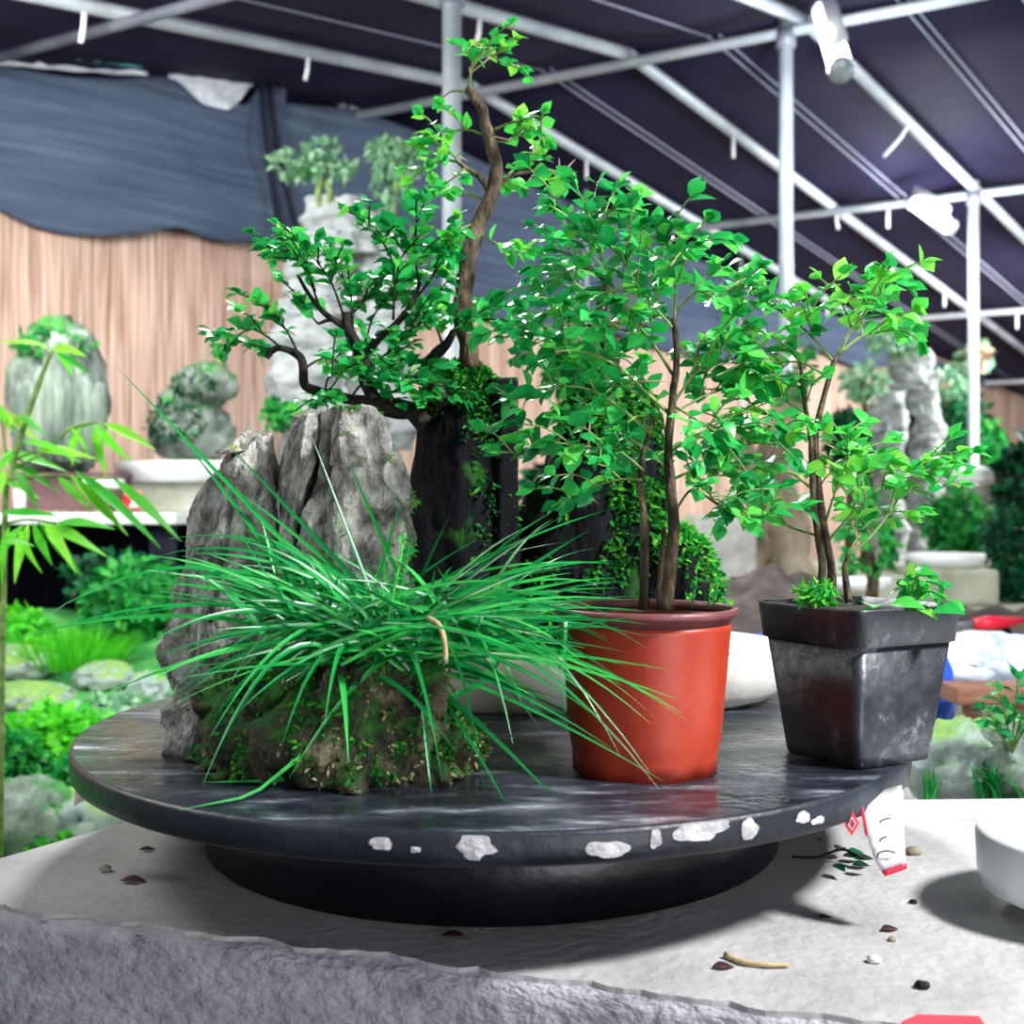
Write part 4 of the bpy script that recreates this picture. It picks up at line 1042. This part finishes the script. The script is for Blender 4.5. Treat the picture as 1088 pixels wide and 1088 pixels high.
# front ledge with bags, frame, mossy stones
lg=MB(); lg.box((.83,1.27,.43),(1.12,.46,.86)); k+=1; struct('trim_%d'%k,lg,M['concrete'],False)
ZL=.86
def bagmesh(px,py,rx,ry,d,seed,amp=.28):
    mb=MB(); mb.blob(W(px,py,d),(rx/F*d,rx/F*d*.7,ry/F*d),40,amp,2.2,seed,5,True); return mb
single('blue_bag','folded blue tarpaulin behind the white tray between the pots','tarp',bagmesh(812,694,46,18,1.6,2),M['blue'],W(812,712,1.6))
single('plastic_bag','big crumpled clear and white plastic bag at right','bag',bagmesh(1050,706,84,30,1.42,5,.35),M['bag'],W(1052,735,1.45))
single('blue_bag','crumpled blue plastic bag pressed behind the right side of the black pot','bag',bagmesh(990,738,22,48,1.3,8,.3),M['blue'],W(990,790,1.3))
t=thing('wooden_frame','brown wooden frame standing under the plastic bag','frame',W(1050,780,1.22))
mb=MB(); mb.box(W(1064,736,1.24),(.12,.05,.02),.0); mesh_obj('top_rail',mb,M['brown'],t,smooth=False,bevel=.003)
for px in (1033,1085):
    mb=MB(); a=W(px,745,1.24); mb.box((a.x,a.y,(a.z+ZL)/2),(.016,.02,a.z-ZL)); mesh_obj('leg',mb,M['brown'],t,smooth=False,bevel=.002)
mb=MB(); mb.blob(W(1030,815,1.12),(.06,.05,.042),40,.35,2.0,3,5,True); single('mossy_stone','pale mossy stone behind the plinth right of the black pot','stone',mb,M['rock_pale'],W(1030,850,1.12))
mb=MB(); mb.blob(W(1082,812,1.10),(.045,.05,.045),36,.35,2.0,6,5,True); single('mossy_stone','dark mossy stone at the right edge behind the plinth','stone',mb,M['rock_green'],W(1082,850,1.10))
for (px,py,tx,label) in ((1075,780,[(1045,752),(1062,735),(1082,722),(1095,740),(1050,772),(1100,765)],'glossy leafy sapling at the right edge beside the wooden frame'),):
    t=thing('edge_sapling',label,'plant',W(px,800,1.06)); mb=MB(); sb=MB()
    for x,y in tx:
        st=smooth_path([W(px,800,1.06),W((px+x)/2,(800+y)/2-6,1.05),W(x,y,1.03)],5); sb.tube(st,.0012,5); leafy(mb,st,.3,.010,.020,.5,rn)
    mesh_obj('stems',sb,M['bark_green'],t); mesh_obj('foliage',mb,M['leaf_dark'],t)
t=thing('grass_clump','small clump of grass and weeds between the mossy stones at right','grass',V(xx(1068,1.07),1.07,ZL)); mb=MB()
for i in range(46):
    a=V(xx(rn.uniform(1040,1090),1.07),1.07+rn.uniform(-.02,.02),ZL); b=W(rn.uniform(1025,1100),rn.uniform(805,835),1.05); mb.ribbon(smooth_path([a,a.lerp(b,.5)+V(0,0,.01),b],4),.004)
mesh_obj('blades',mb,M['grass'],t)
t=thing('grass_clump','few grass blades right beside the base of the black pot','grass',V(xx(985,1.08),1.08,ZL)); mb=MB()
for i in range(16):
    a=V(xx(rn.uniform(980,994),1.08),1.08+rn.uniform(-.01,.01),ZL); b=W(rn.uniform(976,1002),rn.uniform(812,840),1.06); mb.ribbon(smooth_path([a,a.lerp(b,.5)+V(0,0,.005),b],4),.003)
mesh_obj('blades',mb,M['grass'],t)
# green tub mossy mound beyond the red plant
bush('green_shrub','broad green shrub behind the marble tray and the red plant','shrub',610,560,62,80,3.0,500,.05,'shrub_dark',stem=0)
bush('green_shrub','small green bonsai far behind the red plant in front of the reed wall','shrub',615,392,34,26,3.4,200,.05,'shrub',.6,stem=0)
# ------------------------------------------------------------------ white rock mountain
d=3.25; t=thing('white_rock_mountain','tall pale white layered rock mountain behind the dark bonsai','rock',(xx(365,d),d,0))
for (a,b,c,e,q,sd,mz) in ((318,404,212,262,3.25,1,0),(300,380,248,330,3.22,2,0),(375,447,250,340,3.28,3,0),(284,370,320,440,3.2,4,0),(362,446,330,470,3.25,5,0),(280,440,430,640,3.25,6,0),(398,412,222,245,3.3,7,0)):
    mb=MB(); cx=(a+b)/2; r=(b-a)/2/F*q; rs=[]
    for i in range(6):
        u=i/5; wv=(1+.06*math.sin(i*2.1+sd))*(1 if u<.75 else .78)
        rs.append(ring(xx(cx,q),q,r*wv,r*.7*wv,zz(e+8+(c-e-8)*u,q),8,sd*.4))
    mb.rings(rs,7,7,.020,10,sd,2.2,crack=.4,facet=.5); mesh_obj('rock_block',mb,M['rock_white'],t)
p=W(360,640,d); mb=MB(); mb.box((p.x,p.y,(p.z-.03)/2),(.54,.42,p.z-.03)); single('rock_pedestal','concrete pedestal under the white rock mountain','pedestal',mb,M['concrete'],(p.x,p.y,0),smooth=False,bevel=.01)
def minitree(name,label,stems,blobs,d,mat,L):
    a=stems[0][0]; t=thing(name,label,'bonsai',W(a[0],a[1],d)); mb=MB()
    for s in stems: mb.tube(smooth_path([W(x,y,d) for x,y in s],4),3.4/F*d,7,bump=.3)
    mesh_obj('trunk',mb,M['bark_green'],t); mb=MB()
    for px,py,rx,ry,n in blobs: leaf_ball(mb,W(px,py,d),(rx/F*d,rx/F*d*.8,ry/F*d),n,L,.6,rn,False)
    mesh_obj('foliage',mb,M[mat],t)
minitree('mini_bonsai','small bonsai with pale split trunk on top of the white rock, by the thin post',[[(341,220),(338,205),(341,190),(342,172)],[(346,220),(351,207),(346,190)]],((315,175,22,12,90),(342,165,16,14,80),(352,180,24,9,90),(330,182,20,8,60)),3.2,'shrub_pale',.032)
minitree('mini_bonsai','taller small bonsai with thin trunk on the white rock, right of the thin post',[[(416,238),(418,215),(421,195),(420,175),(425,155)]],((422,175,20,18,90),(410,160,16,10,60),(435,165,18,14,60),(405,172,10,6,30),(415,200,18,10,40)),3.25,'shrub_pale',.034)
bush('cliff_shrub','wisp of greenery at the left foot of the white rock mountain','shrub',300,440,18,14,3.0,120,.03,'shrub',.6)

# ------------------------------------------------------------------ left bench
d=2.9; ZBn=CZ-.002
t=thing('display_bench','long white edged display bench along the reed wall at left','bench',(-1.3,3.0,0))
mb=MB(); mb.box((-1.32,2.98,ZBn-.014),(1.06,.66,.028)); mesh_obj('bench_top',mb,M['white'],t,smooth=False,bevel=.004)
for x in (-1.75,-.84):
    for y in (2.72,3.24):
        mb=MB(); mb.box((x,y,(ZBn-.028)/2),(.05,.05,ZBn-.028)); mesh_obj('leg',mb,M['net_dark'],t,smooth=False)
mb=MB(); mb.grid(lambda a,b:Vector((-1.84+1.03*a,3.28+.01*math.sin(a*60),.02+(ZBn-.05)*b)),60,2); mesh_obj('back_cloth',mb,M['net_dark'],t,solid=.004)
def jag_rock(name,label,px,py,rx,ry,d,seed,mat,zbase=None,amp=.35):
    mb=MB(); c=W(px,py,d); mb.blob(c,(rx/F*d,rx/F*d*.8,ry/F*d),44,amp,1.7,seed,5,True,zcut=zbase,stretch=(1.6,1.6,.8)); o=thing(name,label,'rock',(c.x,c.y,zbase if zbase else c.z-ry/F*d)); mesh_obj('stone',mb,M[mat],o); return o
# stone in purple planter
d=2.85
o=jag_rock('mossy_penjing_rock','tall grey green fluted rock in the brown planter on the bench',62,425,46,78,d,3,'rock_green',zz(505,d))
mb=MB()
for q in range(9):
    px=22+q*10; pts=[W(px,372+abs(q-4)*9,d-.10-.03*(4-abs(q-4))/4),W(px+3,425,d-.12-.03*(4-abs(q-4))/4),W(px+1,490,d-.11-.03*(4-abs(q-4))/4)]; mb.tube(smooth_path(pts,4),[.012,.016,.02,.022,.02,.02,.018,.014,.008],8,bump=.5)
mesh_obj('flute',mb,M['rock_flute'],o)
mb=MB(); leaf_ball(mb,W(58,368,d-.05),(.09,.07,.03),170,.03,.5,rn,False); mesh_obj('moss',mb,M['shrub'],o)
t=thing('brown_planter','rectangular brown purple bonsai planter on the bench','pot',W(82,534,d))
z0=ZBn; z1=zz(506,d)
mb=MB(); mb.box((xx(82,d),d,(z0+z1)/2+.004),(.20,.15,z1-z0-.008),0,1.14); mesh_obj('body',mb,M['purple_pot'],t,smooth=False,bevel=.006)
mb=MB(); mb.box((xx(82,d),d,z1),(.245,.19,.014)); mesh_obj('rim',mb,M['purple_pot'],t,smooth=False,bevel=.003)
o=jag_rock('leaning_mossy_rock','green mossy rock leaning right in the white tray on the bench',205,460,40,32,3.0,12,'rock_green',zz(489,3.0),.3)
for px,py,rx,ry,s in ((220,410,30,22,5),(195,432,26,20,6),(186,465,24,20,7)):
    mb=MB(); mb.blob(W(px,py,3.0),(rx/F*3,rx/F*2.4,ry/F*3),30,.35,1.8,s,5,True); mesh_obj('stone',mb,M['rock_green'],o)
mb=MB(); leaf_ball(mb,W(185,448,2.9),(.07,.05,.05),260,.02,.5,rn,False); mesh_obj('moss',mb,M['shrub_dark'],o)
mb=MB(); leaf_ball(mb,W(205,408,2.93),(.05,.04,.03),140,.02,.5,rn,False); mesh_obj('moss',mb,M['shrub_dark'],o)
dd=2.95
mb=MB(); mb.lathe([(.9,0),(1,.028),(1.0,.052),(.95,.052),(.9,.03),(.01,.028)],V(xx(200,dd),3.0,zz(512,dd)),56,sx=.205,sy=.14); single('white_tray','wide white tray under the leaning mossy rock on the bench','tray',mb,M['white'],(xx(200,dd),3.0,zz(512,dd)))
mb=MB(); zc=zz(512,dd); mb.box((xx(195,dd),3.02,(ZBn+zc)/2),(.26,.2,zc-ZBn-.001)); single('stone_stand','mossy stone block carrying the wide white tray on the bench','stand',mb,M['concrete_green'],(xx(195,dd),3.02,ZBn),smooth=False,bevel=.006)
mb=MB(); mb.box(W(110,514,2.68),(.085,.05,.022)); mb.v=mb.v; single('small_white_dish','small white dish in front of the brown planter','dish',mb,M['white'],W(110,520,2.68),smooth=False,bevel=.004)
d=2.7; t=thing('red_card','red folded card standing on the bench edge','card',W(143,546,d)); mb=MB()
mb.add([W(128,541,d),W(157,541,d-.02),W(150,522,d+.03),W(133,520,d+.03)],[(0,1,2,3)]); mesh_obj('card',mb,M['red'],t,smooth=False,solid=.002)
mb=MB(); mb.add([W(138,539,d-.012),W(147,538,d-.016),W(143,528,d+.008)],[(0,1,2)]); mesh_obj('white_mark',mb,M['white'],t,smooth=False,solid=.002)
mb=MB(); mb.lathe([(.012,0),(.014,.03),(.013,.05)],W(21,541,2.72)+V(0,0,.0),16); single('white_bottle','tiny white bottle standing on the bench at far left','bottle',mb,M['white'],W(21,541,2.72))

# bamboo at left
d=1.55; t=thing('bamboo_plant','bright green bamboo with drooping leaves at the left edge before the bench','bamboo',W(5,640,d))
mb=MB(); mb.tube(smooth_path([V(xx(0,d),d,.62),W(5,560,d),W(12,500,d),W(30,440,d),W(46,395,d),W(56,372,d)],5),[.004]*20+[.003]*6,7)
for pts in (((12,500),(50,478),(75,455),(105,448)),((10,510),(50,505),(90,508),(125,508)),((6,556),(30,552),(60,556)),((12,495),(5,470),(0,432)),((14,490),(40,478),(70,475))):
    mb.tube(smooth_path([W(x,y,d) for x,y in pts],4),.002,5)
mesh_obj('culm',mb,M['bark_green'],t)
mb=MB(); BL=[(75,455,105,495),(100,450,108,502),(105,450,132,500),(110,450,162,476),(95,452,58,466),(80,500,162,575),(75,505,130,566),(120,508,186,572),(90,512,104,562),(35,555,52,606),(30,558,14,612),(40,555,90,616),(55,558,94,590),(25,558,-12,602),(0,430,8,462),(0,435,40,470),(20,440,42,460),(0,480,70,500),(10,490,60,522),(20,470,76,482),(55,375,28,360),(55,370,82,376),(60,375,92,396),(50,368,3,362),(60,370,76,398),(5,500,-10,540),(15,498,40,540),(60,556,110,560),(20,560,35,612),(0,545,60,548),(40,478,95,486),(0,510,45,530),(85,455,70,490),(10,560,-5,620),(48,555,72,600),(60,505,95,545),(0,500,20,470),(0,575,30,580)]
for x0,y0,x1,y1 in BL:
    a=W(x0,y0,d+rn.uniform(-.04,.04)); b=W(x1,y1,d+rn.uniform(-.1,.06)); dv=b-a; l=dv.length
    mb.leaf(a,dv+V(0,0,l*.12),V(rn.gauss(0,.3),-1,.8),l*1.05,min(.017,l*rn.uniform(.17,.23)),.2,.3,(.1,.75,1,.72,.4,.04))
mesh_obj('foliage',mb,M['bamboo'],t)

# ------------------------------------------------------------------ left rock garden
def gz(y): return .48+.27*(y-1.0)
mb=MB(); mb.grid(lambda a,b:Vector((-2.6+2.3*a-.0*b,1.0+1.6*b,gz(1.0+1.6*b)+.03*noise.fractal(Vector((a*7,b*6,3)),1,2,5))),60,50)
gm=rockmat('mossy_garden_ground',['2a3a2c','4a6244','7f8f74'],14,('1f6a30','4f9a44'),.42,.8,50,(1,1,1),.02)
o=struct('rockery_bed',mb,gm,True,solid=.02)
def gpt(px,py):
    # point on the sloping bed seen at this place
    k=(544-py)/F; y=min(2.6,(.48-.27-CZ)/(k-.27)); return W(px,py,y)
def gbush(name,label,cat,px,py,rx,ry,n,L,mat,w=.6,core=True):
    p=gpt(px,py+ry*.8); return bush(name,label,cat,px,py,rx,ry,p.y,n,L,mat,w,None,core)
def grock(label,px,py,rx,ry,seed,mat):
    p=gpt(px,py+ry*.8); return jag_rock('garden_rock',label,px,py,rx,ry,p.y,seed,mat,None,.32)
gbush('leafy_shrub','yellow green leafy shrub under the bench next to the rock','shrub',142,640,48,46,500,.035,'shrub')
gbush('feather_shrub','dark fern like shrub at the top of the rock garden under the bench','shrub',120,615,46,26,260,.035,'shrub_dark')
gbush('ground_cover','patch of low green leaves at the left edge under the bench','ground cover',12,672,38,24,320,.028,'lime')
grock('grey flat rock at the left edge of the rock garden',14,705,42,18,2,'rock_pale')
grock('pale blue grey slab below the flat grey rock',22,742,52,16,4,'rock_pale')
grock('pale rock at the back of the rock garden beside the black rock',112,720,30,16,6,'rock_pale')
grock('mossy boulder in the lower left corner of the rock garden',28,872,52,42,8,'rock_green')
grock('pale mossy boulder just left of the turntable rim',110,868,60,32,9,'rock_pale')
grock('small grey rock behind the left end of the turntable',158,735,20,20,10,'rock_pale')
gbush('leafy_shrub','mound of fresh green leaves left of the turntable','shrub',62,790,60,34,600,.028,'lime')
gbush('leafy_shrub','mixed green weeds above the pale boulder by the turntable','shrub',100,830,48,30,420,.024,'shrub')
gbush('leafy_shrub','pale green weeds between the slab and the turntable','shrub',120,765,44,26,380,.024,'shrub_pale')
gbush('leafy_shrub','green weeds at the left edge above the corner boulder','shrub',8,815,36,34,420,.028,'shrub')
gbush('leafy_shrub','weeds at the foot of the corner boulder','shrub',60,900,40,20,200,.022,'lime')
# bright round grass cushion
p=gpt(76,708); t=thing('grass_cushion','bright lime green round grass cushion in the rock garden','grass',p); mb=MB()
for i in range(700):
    a=rn.uniform(0,6.283); r=.10*math.sqrt(rn.random()); q=p+V(r*math.cos(a),r*math.sin(a),0)
    h=rn.uniform(.06,.10)*(1-(r/.12)**2*.5); b=q+V(math.cos(a)*r*.6+rn.gauss(0,.012),math.sin(a)*r*.6,h); mb.ribbon([q,q.lerp(b,.5)+V(0,0,.008),b],.004)
mesh_obj('blades',mb,M['lime'],t)

# ------------------------------------------------------------------ light
def area(name,loc,target,size,power,col=(1,1,1),sy=None):
    li=bpy.data.lights.new(name,'AREA'); li.energy=power; li.size=size; li.color=col
    if sy: li.shape='RECTANGLE'; li.size_y=sy
    o=bpy.data.objects.new(name,li); COL.objects.link(o); o.location=loc
    o.rotation_euler=(Vector(target)-Vector(loc)).to_track_quat('-Z','Y').to_euler(); return o
S0=Vector((0,.8,ZT))
area('lamp_right',S0+V(1.05,-.60,1.2),S0,.20,58,(.97,.98,1))
area('lamp_back',S0+V(-.22,1.32,1.26),S0,.30,40,(.97,.98,1))
area('fill_front',(1.3,-1.5,1.0),(0,.7,1.0),1.4,40,(.95,.97,1))  # added fill from behind the camera, brightens the plinth face and front sides
area('daylight_left',(-1.5,1.3,2.25),(-1.0,2.4,.7),.7,52,(1,1,.97))
area('fill_fence',(-1.15,2.3,2.3),(-1.0,3.9,1.5),.6,30,(1,.98,.97))  # added unseen light that brightens the reed wall at left
area('fill_far_right',(2.6,3.6,2.1),(1.9,5.0,1.1),.7,90,(1,.98,.97))  # added out-of-view light for the right background, no fixture there
area('fill_far_reeds',(3.0,5.2,2.1),(3.1,7.6,1.4),.7,70,(1,.98,.97))  # extra unseen light added to lift the far right reeds
w=bpy.data.worlds.new('world'); bpy.context.scene.world=w; w.use_nodes=True
w.node_tree.nodes['Background'].inputs[0].default_value=(.62,.68,.85,1); w.node_tree.nodes['Background'].inputs[1].default_value=.35

# ------------------------------------------------------------------ camera
cam=bpy.data.cameras.new('camera'); cam.sensor_width=36; cam.lens=F/1088*36; cam.clip_start=.02
cam.dof.use_dof=True; cam.dof.focus_distance=.75; cam.dof.aperture_fstop=9.5
co=bpy.data.objects.new('camera',cam); COL.objects.link(co); co.location=(0,0,CZ); co.rotation_euler=(math.pi/2,0,0)
sc=bpy.context.scene; sc.camera=co
sc.view_settings.view_transform='Standard'; sc.view_settings.look='None'; sc.view_settings.exposure=0; sc.view_settings.gamma=1
sc.view_settings.use_curve_mapping=False
